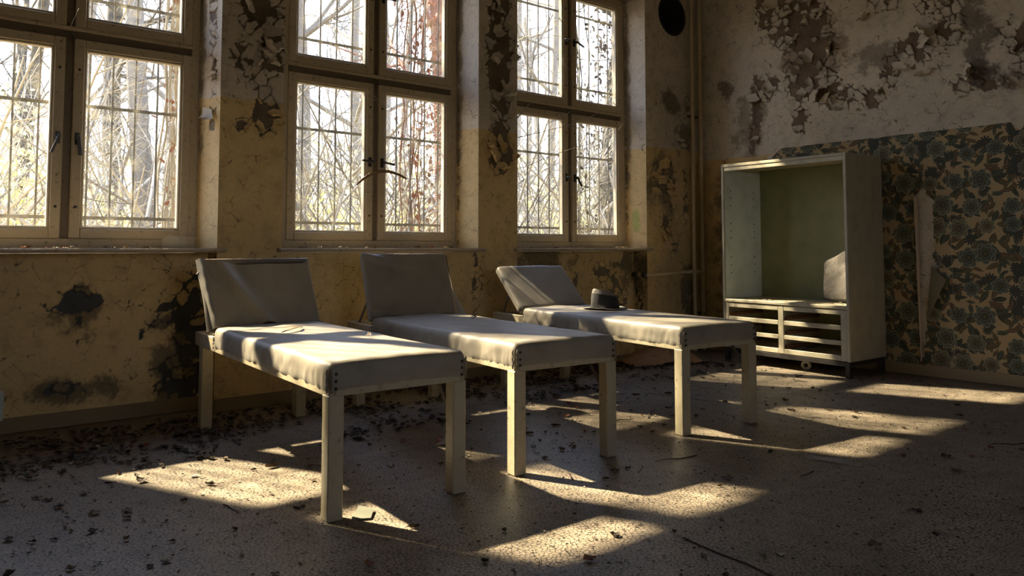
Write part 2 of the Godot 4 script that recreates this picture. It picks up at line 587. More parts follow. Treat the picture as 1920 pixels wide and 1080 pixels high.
func build_shell() -> void:
	var B := Color(0.17, 0.125, 0.08)
	var wall := tag(thing("wall_north", "", ""), "peeling window wall of grey and ochre paint", "wall", "", "structure")
	# piers: X edges at the wall face
	var edges := [[-2.2, CENTRES[0] - HALF], [CENTRES[0] + HALF, CENTRES[1] - HALF], [CENTRES[1] + HALF, CENTRES[2] - HALF], [CENTRES[2] + HALF, RIGHT + 0.25]]
	for k in 4:
		var a: float = edges[k][0]
		var b: float = edges[k][1]
		if k < 3:
			slab("pier_core", wall, D(a + (0.03 if k else 0.0), -0.1, WALL + 0.03), D(b - 0.03, CEIL, GLASS), M["plain plaster"])
		else:   # the last pier is built round its flue hole
			for q in [[a + 0.03, b, -0.1, 3.06], [a + 0.03, b, 3.54, CEIL], [a + 0.03, 5.66, 3.06, 3.54], [6.14, b, 3.06, 3.54]]:
				slab("pier_core", wall, D(q[0], q[2], WALL + 0.03), D(q[1], q[3], GLASS), M["plain plaster"])
		slab("pier_core", wall, D(a - (0.07 if k else 0.0), -0.1, GLASS), D(b + (0.07 if k < 3 else 0.0), CEIL, 5.15), M["outer render"])
	for k in 3:
		var c: float = CENTRES[k]
		slab("lintel", wall, D(c - HALF - 0.1, HEAD, WALL + 0.005), D(c + HALF + 0.1, CEIL, 5.15), M["plain plaster"])
		slab("parapet_core", wall, D(c - HALF - 0.1, -0.1, 4.985), D(c + HALF + 0.1, SILL - 0.03, 5.15), M["outer render"])
	var X := Vector3.RIGHT
	var Y := Vector3.UP
	var Z := Vector3(0, 0, 1)
	var none := []
	# faces of the piers
	wall_sheet("pier_face", wall, D(0, 0, WALL), X, Y, Z, -2.2, edges[0][1], 0.0, CEIL, 0.03, 0.0, none, 1.94, B)
	wall_sheet("pier_face", wall, D(0, 0, WALL), X, Y, Z, edges[1][0], edges[1][1], 0.0, 2.9, 0.007, 3.0,
		[[1.80, 2.52, 0.16, 0.14, 0.75], [1.86, 2.28, 0.09, 0.17, 0.85], [1.67, 2.19, 0.12, 0.13, 0.42], [1.80, 2.06, 0.12, 0.1, 0.4], [1.83, 1.86, 0.1, 0.12, 0.85], [1.68, 1.78, 0.06, 0.06, 0.42]], 1.94, Color(0.15, 0.115, 0.075))
	wall_sheet("pier_face", wall, D(0, 0, WALL), X, Y, Z, edges[1][0], edges[1][1], 2.9, CEIL, 0.03, 3.0, none, 1.94, B)
	wall_sheet("pier_face", wall, D(0, 0, WALL), X, Y, Z, edges[2][0], edges[2][1], 0.0, 3.3, 0.007, 6.0,
		[[3.73, 2.92, 0.12, 0.2, 0.8], [3.74, 2.66, 0.12, 0.22, 0.9], [3.72, 2.42, 0.11, 0.2, 0.9], [3.76, 2.14, 0.1, 0.2, 0.7], [3.74, 1.92, 0.11, 0.12, 0.6], [3.75, 1.74, 0.14, 0.14, 0.75], [3.55, 0.75, 0.03, 0.2, 0.3]], 1.94, Color(0.17, 0.13, 0.085))
	wall_sheet("pier_face", wall, D(0, 0, WALL), X, Y, Z, edges[2][0], edges[2][1], 3.3, CEIL, 0.03, 6.0, none, 1.94, B)
	var mould := Color(0.13, 0.11, 0.085)
	wall_sheet("pier_face", wall, D(0, 0, WALL), X, Y, Z, edges[3][0], RIGHT, 0.0, CEIL, 0.008, 9.0,
		[[5.72, 1.64, 0.19, 0.24, 0.62], [5.86, 1.72, 0.12, 0.2, 0.5], [5.78, 1.3, 0.14, 0.26, 0.4], [6.08, 1.5, 0.07, 0.35, 0.45], [5.98, 2.12, 0.07, 0.13, 0.5], [5.84, 2.42, 0.13, 0.1, 0.42], [6.12, 2.45, 0.07, 0.18, 0.45], [6.08, 0.5, 0.12, 0.22, 0.55], [5.9, 1.02, 0.12, 0.1, 0.3]], 1.97, Color(0.2, 0.16, 0.1),
		[[5.84, 2.42, 0.2, 0.15, mould], [6.05, 2.1, 0.15, 0.2, mould], [6.1, 0.62, 0.14, 0.3, Color(0.1, 0.085, 0.06)], [5.7, 1.6, 0.28, 0.35, Color(0.22, 0.18, 0.12)]], [5.90, 3.30, 0.185, 0.2])
	# the round flue hole in the last pier
	var hole := MB.new()
	hole.xf = Transform3D(Basis(X, Z, -Y), D(5.90, 3.30, WALL + 0.004))
	var prof := []
	for q in [[0.215, -0.006], [0.2, 0.012], [0.175, 0.006], [0.165, -0.03], [0.16, -0.16], [0.001, -0.16]]:
		prof.append(Vector2(q[0], q[1]))
	hole.lathe(prof, 30)
	part("flue_hole", hole, M["soot"], wall)
	# reveals beside the panes, splayed towards the room
	for k in 3:
		var c: float = CENTRES[k]
		for s in [-1.0, 1.0]:
			var foot := D(c + s * FRAME, 0, GLASS)
			var rim := D(c + s * HALF, 0, WALL)
			var ax := (rim - foot).normalized()
			var outw := Vector3(-s * absf(ax.z), 0, absf(ax.x))
			var bl := []
			if s > 0 and k == 0:
				bl = [[0.13, 2.5, 0.05, 0.4, 0.42], [0.15, 2.1, 0.035, 0.3, 0.45], [0.14, 1.85, 0.04, 0.15, 0.42]]
			if s > 0 and k == 1:
				bl = [[0.02, 1.6, 0.012, 0.9, 0.4]]
			if s > 0 and k == 2:
				bl = [[0.015, 1.6, 0.015, 0.5, 0.5], [0.19, 1.95, 0.02, 0.06, 0.45]]
			var st := [[0.02, 2.4, 0.05, 1.2, Color(0.2, 0.155, 0.1)]]
			if k == 2 and s > 0:
				st.append([0.11, 1.28, 0.06, 0.16, Color(0.34, 0.4, 0.1)])
			wall_sheet("reveal", wall, foot, ax, Y, outw, 0.0, (rim - foot).length(), SILL, HEAD, 0.008 if s > 0 else 0.025, 13.0 + k * 2 + s, bl, 1.94, B, st)
	# walls under the sills: radiator niches under the outer windows, flush under the middle one
	var nd := 4.95
	var damp := Color(0.055, 0.06, 0.062)
	var c0: float = CENTRES[0]
	var c2: float = CENTRES[2]
	wall_sheet("niche_face", wall, D(0, 0, nd), X, Y, Z, c0 - HALF, c0 + HALF, 0.0, SILL - 0.03, 0.008, 20.0,
		[[0.80, 0.70, 0.1, 0.08, 0.8], [0.9, 0.70, 0.06, 0.05, 0.55], [0.83, 0.55, 0.025, 0.13, 0.6], [1.3, 0.6, 0.12, 0.1, 0.55], [1.43, 0.6, 0.12, 0.25, 0.8], [1.44, 0.3, 0.1, 0.35, 0.75], [1.3, 0.2, 0.13, 0.15, 0.5], [0.78, 0.2, 0.1, 0.05, 0.7], [1.16, 0.48, 0.02, 0.06, 0.55], [0.6, 0.68, 0.15, 0.06, 0.22], [1.1, 0.66, 0.15, 0.05, 0.22]], 3.0, damp,
		[[0.8, 0.19, 0.3, 0.1, Color(0.06, 0.05, 0.035)], [1.35, 0.3, 0.2, 0.4, Color(0.06, 0.055, 0.05)], [0.82, 0.62, 0.14, 0.2, Color(0.12, 0.09, 0.05)]])
	wall_sheet("parapet_face", wall, D(0, 0, WALL), X, Y, Z, CENTRES[1] - HALF, CENTRES[1] + HALF, 0.0, SILL - 0.03, 0.009, 23.0,
		[[3.5, 0.7, 0.05, 0.3, 0.4], [3.45, 0.35, 0.1, 0.2, 0.5], [2.55, 0.3, 0.3, 0.2, 0.42], [2.0, 0.3, 0.06, 0.3, 0.35]], 3.0, Color(0.14, 0.11, 0.07))
	slab("parapet_core", wall, D(CENTRES[1] - HALF + 0.01, -0.1, WALL + 0.02), D(CENTRES[1] + HALF - 0.01, SILL - 0.03, 4.985), M["plain plaster"])
	var grey := Color(0.2, 0.165, 0.1)
	wall_sheet("niche_face", wall, D(0, 0, nd), X, Y, Z, c2 - HALF, c2 + HALF, 0.0, SILL - 0.03, 0.008, 26.0,
		[[5.06, 0.76, 0.13, 0.13, 0.62], [5.2, 0.66, 0.14, 0.14, 0.58], [5.3, 0.52, 0.12, 0.16, 0.55], [4.73, 0.72, 0.035, 0.07, 0.7], [4.79, 0.55, 0.03, 0.03, 0.65], [4.4, 0.8, 0.3, 0.1, 0.25], [5.3, 0.85, 0.2, 0.06, 0.35]], 3.0, grey,
		[[4.3, 0.9, 0.5, 0.2, Color(0.13, 0.1, 0.06)], [5.4, 0.8, 0.12, 0.3, Color(0.1, 0.08, 0.05)]])
	for k in [0, 2]:
		for s in [-1.0, 1.0]:
			var bl := [[0.05, 0.5, 0.06, 0.4, 0.5]] if s > 0 else []
			wall_sheet("niche_return", wall, D(CENTRES[k] + s * HALF, 0, nd), Z, Y, Vector3(-s, 0, 0), 0.0, nd - WALL, 0.0, SILL - 0.03, 0.008, 30.0 + k + s, bl, 3.0, Color(0.08, 0.07, 0.05), [[0.08, 0.8, 0.15, 0.3, Color(0.09, 0.07, 0.045)]])
	# the other walls, floor and ceiling
	var wr := tag(thing("wall_west", "", ""), "bare plaster side wall", "wall", "", "structure")
	slab("wall_body", wr, Vector3(-2.2, -0.1, -5.35), Vector3(-2.45, CEIL, 2.65), M["plain plaster"])
	slab("ceiling_slab", tag(thing("ceiling", "", ""), "plain plaster ceiling", "ceiling", "", "structure"), Vector3(-2.45, CEIL, -5.35), Vector3(6.6, CEIL + 0.2, 2.65), M["ceiling paint"])
	var ws := tag(thing("wall_south", "", ""), "plaster wall with one window", "wall", "", "structure")
	for q in [[-2.2, 0.6, 0.0, CEIL], [2.0, 6.55, 0.0, CEIL], [0.6, 2.0, 0.0, 1.2], [0.6, 2.0, 2.4, CEIL]]:
		slab("wall_body", ws, Vector3(q[0], q[2], 2.4), Vector3(q[1], q[3], 2.65), M["plain plaster"])
	for k in 1:
		var w := tag(thing("window_%d" % (4 + k), "", ""), "plain window behind the room", "window", "", "structure")
		var x0 := 0.6 + 2.4 * k
		var fr := MB.new()
		for q in [[0.0, 0.07, 1.2, 2.4], [1.33, 1.4, 1.2, 2.4], [0.67, 0.73, 1.2, 2.4], [0.0, 1.4, 1.2, 1.27], [0.0, 1.4, 2.33, 2.4]]:
			fr.box(Vector3(x0 + q[0], q[2], 2.5), Vector3(x0 + q[1], q[3], 2.56), 0.006)
		part("window_frame", fr, M["window paint"], w)
		slab("pane", w, Vector3(x0 + 0.03, 1.23, 2.528), Vector3(x0 + 1.37, 2.37, 2.532), M["clear glass"])
	# floor: worn linoleum with stains
	var fl := MB.new()
	var st: FastNoiseLite = noise(61, 0.8, FastNoiseLite.TYPE_SIMPLEX_SMOOTH, 5)
	var sp: FastNoiseLite = noise(62, 6.0, FastNoiseLite.TYPE_SIMPLEX_SMOOTH, 4)
	fl.grid(212, 184, func(i: int, j: int):
		var x := -2.2 + 8.5 * i / 212.0
		var z := -4.96 + 7.36 * j / 184.0
		var a := st.get_noise_2d(x, z)
		var b := sp.get_noise_2d(x, z)
		var k := Color(0.31, 0.255, 0.19) * (1.0 + 0.3 * a + 0.25 * b)
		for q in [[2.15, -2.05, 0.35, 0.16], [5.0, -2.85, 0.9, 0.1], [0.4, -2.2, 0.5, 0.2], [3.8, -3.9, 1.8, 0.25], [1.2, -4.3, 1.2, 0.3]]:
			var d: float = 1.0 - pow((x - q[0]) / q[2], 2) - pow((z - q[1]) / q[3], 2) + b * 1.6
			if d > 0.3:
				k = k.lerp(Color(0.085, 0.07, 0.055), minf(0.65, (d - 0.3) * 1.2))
		return [Vector3(x, 0.0012 * a + 0.0008 * b - 0.0015, z), Color(k.r, k.g, k.b)], false)
	var fn := tag(thing("floor", "", ""), "worn crackled tan linoleum floor", "floor", "", "structure")
	part("linoleum", fl, M["linoleum"], fn)
	slab("floor_slab", fn, Vector3(-2.45, -0.006, -5.35), Vector3(6.6, -0.2, 2.65), M["plain plaster"])
	# skirting along the window wall's piers and the right wall
	var sk := tag(thing("baseboard_north", "", ""), "low ochre skirting board under the windows", "baseboard", "", "structure")
	for q in [[CENTRES[0] + HALF, CENTRES[2] - HALF, WALL - 0.015, WALL], [CENTRES[2] + HALF, RIGHT - 0.02, WALL - 0.015, WALL], [CENTRES[0] - HALF, CENTRES[0] + HALF, nd - 0.015, nd]]:
		var mb := MB.new()
		mb.box(D(q[0], 0.0, q[3]), D(q[1], 0.085, q[2]), 0.006)
		part("board", mb, M["dark skirting"] if M.has("dark skirting") else mat("dark skirting", Color(0.2, 0.145, 0.075), 0.6), sk)
	var sr := tag(thing("baseboard_east", "", ""), "long dusty skirting board under the flowered wallpaper", "baseboard", "", "structure")
	var mb2 := MB.new()
	mb2.box(Vector3(RIGHT - 0.02, 0, -4.76), Vector3(RIGHT, 0.09, 2.4), 0.006)
	part("board", mb2, mat("pale skirting", Color(0.3, 0.22, 0.12), 0.6), sr)

func build_windows() -> void:
	var words := ["left", "middle", "right"]
	for k in 3:
		var c: float = CENTRES[k]
		var w := tag(thing("window_%d" % (k + 1), "", ""), ["tall old window at the left end, black handles upright", "tall old window over the middle couch, bent slat hanging", "tall old window nearest the cabinet, four small black handles"][k], "window", "", "structure")
		var fr := MB.new()
		for s in [-1.0, 1.0]:
			fr.box(D(c + s * (FRAME + 0.03), SILL, 5.07), D(c + s * 0.675, HEAD, GLASS + 0.004), 0.005)
		fr.box(D(c - 0.7, SILL, 5.07), D(c + 0.7, 1.055, GLASS + 0.002), 0.005)
		fr.box(D(c - 0.7, 3.34, 5.07), D(c + 0.7, HEAD, GLASS + 0.002), 0.005)
		part("frame", fr, M["window paint"], w)
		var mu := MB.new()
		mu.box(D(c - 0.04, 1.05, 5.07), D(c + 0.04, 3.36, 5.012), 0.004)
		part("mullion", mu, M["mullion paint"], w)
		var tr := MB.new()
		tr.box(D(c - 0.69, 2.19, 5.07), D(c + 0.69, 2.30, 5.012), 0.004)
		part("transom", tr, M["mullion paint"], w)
		var lip := MB.new()
		lip.box(D(c - 0.69, 2.262, 5.02), D(c + 0.69, 2.285, 4.985), 0.006)
		part("drip_rail", lip, M["window paint"], w)
		for row in 2:
			for s in [-1.0, 1.0]:
				var x0: float = c + (0.022 if s > 0 else -0.678)
				var x1 := x0 + 0.656
				var y0: float = [1.055, 2.285][row]
				var y1: float = [2.215, 3.35][row]
				var sash := MB.new()
				var zf := GLASS - 0.006
				var zb := 5.045
				var sw := 0.056
				sash.box(D(x0, y0, zb), D(x0 + sw, y1, zf), 0.005)
				sash.box(D(x1 - sw, y0, zb), D(x1, y1, zf), 0.005)
				sash.box(D(x0 + sw, y0, zb), D(x1 - sw, y0 + sw, zf + 0.001), 0.005)
				sash.box(D(x0 + sw, y1 - sw, zb), D(x1 - sw, y1, zf + 0.001), 0.005)
				var sn := part("sash", sash, M["window paint"], w)
				var bead := MB.new()
				var bw := 0.014
				var g0 := zf + 0.008
				bead.box(D(x0 + sw, y0 + sw, zb - 0.01), D(x0 + sw + bw, y1 - sw, g0), 0.004)
				bead.box(D(x1 - sw - bw, y0 + sw, zb - 0.01), D(x1 - sw, y1 - sw, g0), 0.004)
				bead.box(D(x0 + sw + bw, y0 + sw, zb - 0.01), D(x1 - sw - bw, y0 + sw + bw, g0), 0.004)
				bead.box(D(x0 + sw + bw, y1 - sw - bw, zb - 0.01), D(x1 - sw - bw, y1 - sw, g0), 0.004)
				part("bead", bead, M["bead paint"], sn)
				slab("pane", sn, D(x0 + sw, y0 + sw, 5.028), D(x1 - sw, y1 - sw, 5.024), M["dusty glass"])
				# handle: round-ended plate and lever
				var hx := (x0 + sw * 0.5) if s > 0 else (x1 - sw * 0.5)
				var hy: float = [1.63, 2.87][row]
				var hd := MB.new()
				hd.box(D(hx - 0.013, hy - 0.035, zf), D(hx + 0.013, hy + 0.035, zf - 0.008), 0.006)
				hd.tube([D(hx, hy, zf), D(hx, hy, zf - 0.045)], 0.011, 10)
				var tip: Vector3 = [Vector3(0.012, -0.1, 0), Vector3(-0.085 if s < 0 else 0.085, -0.012 if s > 0 else 0.004, 0), Vector3(0.05 if s > 0 else -0.03, -0.075 if s > 0 else 0.005, 0)][k]
				if k == 0 and s < 0:
					tip = Vector3(-0.035, -0.095, 0)
				if k == 2 and row == 1:
					tip = Vector3(0.085, -0.035, 0) if s > 0 else Vector3(-0.05, 0.005, 0)
				var e := D(hx, hy, zf - 0.045)
				hd.bar(e - tip * 0.15, e + tip, 0.021, 0.014, 0.004)
				part("handle", hd, M["black iron"], sn)
				for yy in [y0 + 0.18, y1 - 0.18]:
					var sc := MB.new()
					sc.tube([D(hx, yy, zf), D(hx, yy, zf - 0.004)], 0.008, 8)
					part("bolt", sc, M["black iron"], sn)
		var sl := MB.new()
		sl.box(D(c - HALF - 0.035, SILL - 0.028, 5.0), D(c + HALF + 0.045, SILL, 4.725), 0.009)
		part("sill", sl, M["sill paint"], w)
		# iron grille outside
		var g := thing("window_grille", ["rusty iron bars outside the leftmost window", "rusty iron bars outside the middle window", "rusty iron bars outside the window nearest the cabinet"][k], "grille", D(c, 0, 5.13))
		for i in 11:
			var mb := MB.new()
			var x := -0.64 + 0.128 * i
			mb.tube([Vector3(x, 0.95, 0), Vector3(x, 3.42, 0)], 0.0065, 6)
			part("bar", mb, M["grille iron"], g)
		for y in [1.18, 1.85, 2.5, 3.19]:
			var mb := MB.new()
			mb.box(Vector3(-0.72, y - 0.01, -0.004), Vector3(0.72, y + 0.01, 0.004), 0.001)
			part("cross_bar", mb, M["grille iron"], g)
	var b := MB.new()
	# split lower corner of the leftmost frame, with a lump of old filler
	b.grid(8, 6, func(i: int, j: int):
		var a := i / 8.0
		var t := j / 6.0
		var q := sin(PI * a) * sin(PI * (0.15 + 0.85 * t))
		return [D(1.27 + 0.2 * a, 1.0 + 0.085 * t * (1.0 - 0.2 * a), GLASS - 0.004 - 0.03 * q + 0.004 * sin(a * 20.0))], true)
	tag(part("filler_lump", b, M["bead paint"]), "pale lump of filler at the lower right corner of the leftmost window", "filler")

func build_right_wall() -> void:
	var w := tag(thing("wall_east", "", ""), "high side wall of peeling grey paint", "wall", "", "structure")
	slab("wall_body", w, Vector3(RIGHT + 0.02, -0.1, -5.35), Vector3(RIGHT + 0.28, CEIL, 2.65), M["plain plaster"])
	var bare := Color(0.17, 0.115, 0.075)
	var peel := [[4.0, 3.2, 0.14, 0.25, 0.6], [3.72, 3.05, 0.24, 0.3, 0.75], [3.52, 2.85, 0.18, 0.35, 0.95], [3.62, 2.55, 0.2, 0.22, 0.8], [3.45, 2.42, 0.22, 0.2, 0.6], [3.98, 2.5, 0.2, 0.12, 0.62], [4.12, 2.3, 0.06, 0.28, 0.85], [4.16, 2.05, 0.05, 0.16, 0.8],
		[3.65, 2.15, 0.09, 0.14, 0.7], [3.22, 2.3, 0.18, 0.12, 0.55], [3.0, 2.24, 0.16, 0.1, 0.5], [2.86, 2.45, 0.1, 0.16, 0.5], [2.66, 2.62, 0.2, 0.22, 0.42], [2.42, 2.72, 0.16, 0.26, 0.5], [2.45, 2.95, 0.3, 0.1, 0.45], [2.9, 3.05, 0.22, 0.12, 0.4], [2.2, 2.25, 0.25, 0.12, 0.4], [1.95, 2.45, 0.15, 0.3, 0.35]]
	var soot := Color(0.085, 0.068, 0.052)
	var st := [[2.2, 2.6, 0.16, 0.45, soot], [2.1, 2.3, 0.22, 0.16, soot], [3.0, 2.6, 0.3, 0.16, Color(0.2, 0.16, 0.12)], [4.45, 2.55, 0.1, 0.16, soot], [3.55, 2.75, 0.4, 0.4, Color(0.25, 0.18, 0.12)], [4.2, 2.2, 0.2, 0.4, Color(0.24, 0.19, 0.12)], [1.6, 2.5, 0.4, 0.5, soot]]
	# u runs as depth d; across is -z
	wall_sheet("paint_coat", w, Vector3(RIGHT, 0, 0), Vector3(0, 0, -1), Vector3.UP, Vector3.LEFT, 1.5, WALL, 1.86, CEIL, 0.0085, 40.0, peel, 1.87, bare, st)
	wall_sheet("paint_coat", w, Vector3(RIGHT, 0, 0), Vector3(0, 0, -1), Vector3.UP, Vector3.LEFT, 4.0, WALL, 0.0, 1.86, 0.009, 40.0, [[4.28, 1.4, 0.06, 0.4, 0.5], [4.3, 0.9, 0.05, 0.3, 0.55], [4.25, 0.5, 0.06, 0.2, 0.5]], 1.93, Color(0.12, 0.095, 0.06), [[4.4, 1.0, 0.25, 0.9, Color(0.13, 0.1, 0.06)]])
	wall_sheet("paint_coat", w, Vector3(RIGHT, 0, 0), Vector3(0, 0, -1), Vector3.UP, Vector3.LEFT, -2.4, 4.0, 0.0, 1.86, 0.05, 40.0, [], -1.0, bare)
	wall_sheet("paint_coat", w, Vector3(RIGHT, 0, 0), Vector3(0, 0, -1), Vector3.UP, Vector3.LEFT, -2.4, 1.5, 1.86, CEIL, 0.05, 40.0, [], 1.9, bare, st)
	# flowered wallpaper, hung in lengths; one is torn open
	var pm := StandardMaterial3D.new()
	pm.albedo_texture = wallpaper_image()
	pm.roughness = 0.75
	var back := mat("paper back", Color(0.52, 0.42, 0.3), 0.85, null)
	back.cull_mode = BaseMaterial3D.CULL_DISABLED
	var tear := PackedVector2Array([Vector2(2.69, 1.40), Vector2(2.655, 1.43), Vector2(2.62, 1.47), Vector2(2.6, 1.42), Vector2(2.55, 1.36), Vector2(2.565, 1.2), Vector2(2.55, 1.05), Vector2(2.57, 0.93), Vector2(2.535, 0.85), Vector2(2.59, 0.74), Vector2(2.625, 0.6), Vector2(2.63, 0.4), Vector2(2.665, 0.11), Vector2(2.675, 0.4), Vector2(2.685, 0.8), Vector2(2.68, 1.1)])
	var lengths := [4.02, 3.49, 2.96, 2.43, 1.9, 1.37, 0.84, 0.31, -0.22, -0.75, -1.28, -1.81, -2.36]
	for k in lengths.size() - 1:
		var d1: float = lengths[k]
		var d0: float = lengths[k + 1] + 0.0015
		var mb := MB.new()
		var torn := k == 2
		var fineness := 0.012 if torn else 0.035
		var nu := int((d1 - d0) / fineness)
		var nv := int(1.83 / fineness)
		var drop := {}
		for j in nv + 1:
			for i in nu + 1:
				var d := d1 - (d1 - d0) * i / nu
				var y := 0.085 + 1.83 * j / nv
				var top = 1.915 + 0.012 * nz.edge.get_noise_2d(d * 1.5, 3.0) - (maxf(0.0, d - 3.86) * 0.9) - (0.06 if d < 2.0 and d > 1.92 else 0.0)
				y = minf(y, top)
				var lift: float = 0.006 + 0.004 * nz.edge.get_noise_2d(d, y) + 0.01 * smoothstep(top - 0.03, top, y) * absf(nz.edge.get_noise_2d(d * 2.0, 8.0))
				if torn:
					if Geometry2D.is_point_in_polygon(Vector2(d, y), tear):
						drop[mb.v.size()] = true
					else:
						var near := 1.0
						for t in tear.size():
							near = minf(near, Vector2(d, y).distance_to(Geometry2D.get_closest_point_to_segment(Vector2(d, y), tear[t], tear[(t + 1) % tear.size()])))
						lift += 0.016 * exp(-near / 0.02)
				mb.put(Vector3(RIGHT - lift, y, -d), Color.WHITE, Vector2(-d / 1.02, -y / 1.02))
		for j in nv:
			for i in nu:
				var a := j * (nu + 1) + i
				if torn and (drop.has(a) or drop.has(a + 1) or drop.has(a + nu + 1) or drop.has(a + nu + 2)):
					continue
				mb.tri(a, a + nu + 2, a + 1)
				mb.tri(a, a + nu + 1, a + nu + 2)
		part("wallpaper_length", mb, pm, w)
	# lips of the torn length: a rolled edge and a hanging tongue, their backs showing
	var roll := MB.new()
	roll.grid(7, 30, func(i: int, j: int):
		var t := j / 30.0
		var a := i / 7.0 * 2.6
		var r := 0.03 * (1.0 - 0.75 * t) + 0.004
		var y := 1.4 - 1.28 * t
		return [Vector3(RIGHT - 0.012 - r * (1.0 - cos(a)), y + 0.006 * sin(t * 30.0 + i), -(2.688 - r * sin(a) * 1.1 - 0.012 * t))])
	part("rolled_edge", roll, back, w)
	var tongue := MB.new()
	tongue.grid(8, 10, func(i: int, j: int):
		var a := i / 8.0
		var t := j / 10.0
		var wide := 0.12 * (1.0 - t) + 0.005
		return [Vector3(RIGHT - 0.02 - 0.05 * a * (1.0 - t) - 0.03 * t * (1.0 - t), 0.86 - 0.42 * t - 0.10 * a * (1.0 - t), -(2.575 - wide * a + 0.04 * t))])
	part("hanging_tongue", tongue, pm, w)
	# faint grey strip of plaster hanging beside the upper edge
	# big curled flakes of paint on the walls
	var kinds := []
	for k in 7:
		kinds.append(flake_mesh(rng, 0.07 + 0.012 * k, 0.06 + 0.011 * k, rng.randf_range(0.9, 2.4)))
	var north: Node = get_node("wall_north")
	var up = M["flake grey"] if M.has("flake grey") else mat("flake grey", upper_paint() * 0.95, 0.75, null)
	var oc := mat("flake ochre", ochre_paint() * 0.95, 0.7, null)
	for m in [up, oc]:
		m.cull_mode = BaseMaterial3D.CULL_DISABLED
	for q in peel:
		var count := int(2 + 55.0 * q[2] * q[3])
		for k in count:
			var a := rng.randf() * TAU
			var rr := sqrt(rng.randf()) * 1.1
			var o := inst("paint_flake", kinds[rng.randi() % 7], up, w)
			o.transform = Transform3D(Basis(Vector3.UP, -PI / 2) * Basis(Vector3(0, 0, 1), rng.randf_range(-1.4, 1.4)) * Basis.from_scale(Vector3.ONE * rng.randf_range(0.45, 1.1)), Vector3(RIGHT - 0.004, q[1] + q[3] * rr * sin(a), -(q[0] + q[2] * rr * cos(a))))
	for q in [[1.8, 2.5, 0.12, 0.12, 5, 0], [1.86, 2.3, 0.06, 0.14, 5, 0], [1.83, 1.86, 0.08, 0.1, 4, 1], [1.68, 1.76, 0.04, 0.03, 1, 1], [1.68, 2.2, 0.08, 0.08, 3, 0], [3.73, 2.9, 0.12, 0.2, 7, 0], [3.74, 2.5, 0.12, 0.28, 9, 0], [3.75, 2.15, 0.11, 0.2, 7, 0], [3.75, 1.78, 0.13, 0.14, 9, 1], [5.74, 1.66, 0.17, 0.24, 10, 1], [5.8, 1.3, 0.14, 0.2, 5, 1], [6.0, 2.1, 0.06, 0.1, 2, 0]]:
		for k in q[4]:
			var a := rng.randf() * TAU
			var rr := sqrt(rng.randf())
			var o := inst("paint_flake", kinds[rng.randi() % 7], [up, oc][q[5]], north)
			o.transform = Transform3D(Basis(Vector3(0, 0, 1), rng.randf_range(-1.3, 1.3)) * Basis.from_scale(Vector3.ONE * rng.randf_range(0.45, 1.0)), D(q[0] + q[2] * rr * cos(a), q[1] + q[3] * rr * sin(a), WALL - 0.004))
	# the big tongue of paint hanging on the first reveal
	for q in [[1.5, 1.87, 0.75, -0.3], [1.505, 2.1, 0.5, 0.5], [1.515, 2.4, 0.45, -0.4]]:
		var o := inst("paint_flake", kinds[5], up, north)
		o.transform = Transform3D(Basis(Vector3.UP, -1.1) * Basis(Vector3(0, 0, 1), q[3]) * Basis.from_scale(Vector3.ONE * q[2]), D(q[0] - 0.01, q[1], WALL + 0.08))

# ---------------------------------------------------------------- treatment couches
# a padded, covered slab with rounded edges; wrinkle(p, n) gives the height of the folds
func padded(lo: Vector3, hi: Vector3, r: Vector3, seg: Vector3i, wrinkle: Callable) -> MB:
	var mb := MB.new()
	var ce := (lo + hi) * 0.5
	var h := (hi - lo) * 0.5
	var axes := [[0, 1, 2], [1, 2, 0], [2, 0, 1]]
	var index := {}
	for ax in axes:
		for s in [-1.0, 1.0]:
			var nu: int = seg[ax[1]]
			var nv: int = seg[ax[2]]
			var ids := PackedInt32Array()
			for j in nv + 1:
				for i in nu + 1:
					var q := Vector3.ZERO
					q[ax[0]] = s
					q[ax[1]] = -1.0 + 2.0 * i / nu
					q[ax[2]] = -1.0 + 2.0 * j / nv
					# crowd the samples near the edges
					for w in [ax[1], ax[2]]:
						q[w] = sin(q[w] * PI / 2) * 0.45 + q[w] * 0.55
					var p := q * h
					var inner := p.clamp(-(h - r), h - r)
					var e := (p - inner) / r
					var nn := e.normalized() if e.length() > 0.001 else Vector3.ZERO
					p = inner + nn * r
					nn = (nn / r).normalized()
					p += nn * wrinkle.call(p + ce, nn)
					p += ce
					var key := (p * 20000.0).round()
					if not index.has(key):
						index[key] = mb.put(p)
					ids.append(index[key])
			for j in nv:
				for i in nu:
					var a := ids[j * (nu + 1) + i]
					var b := ids[j * (nu + 1) + i + 1]
					var d := ids[(j + 1) * (nu + 1) + i]
					var f := ids[(j + 1) * (nu + 1) + i + 1]
					if s < 0:
						mb.tri(a, b, f)
						mb.tri(a, f, d)
					else:
						mb.tri(a, f, b)
						mb.tri(a, d, f)
	return mb

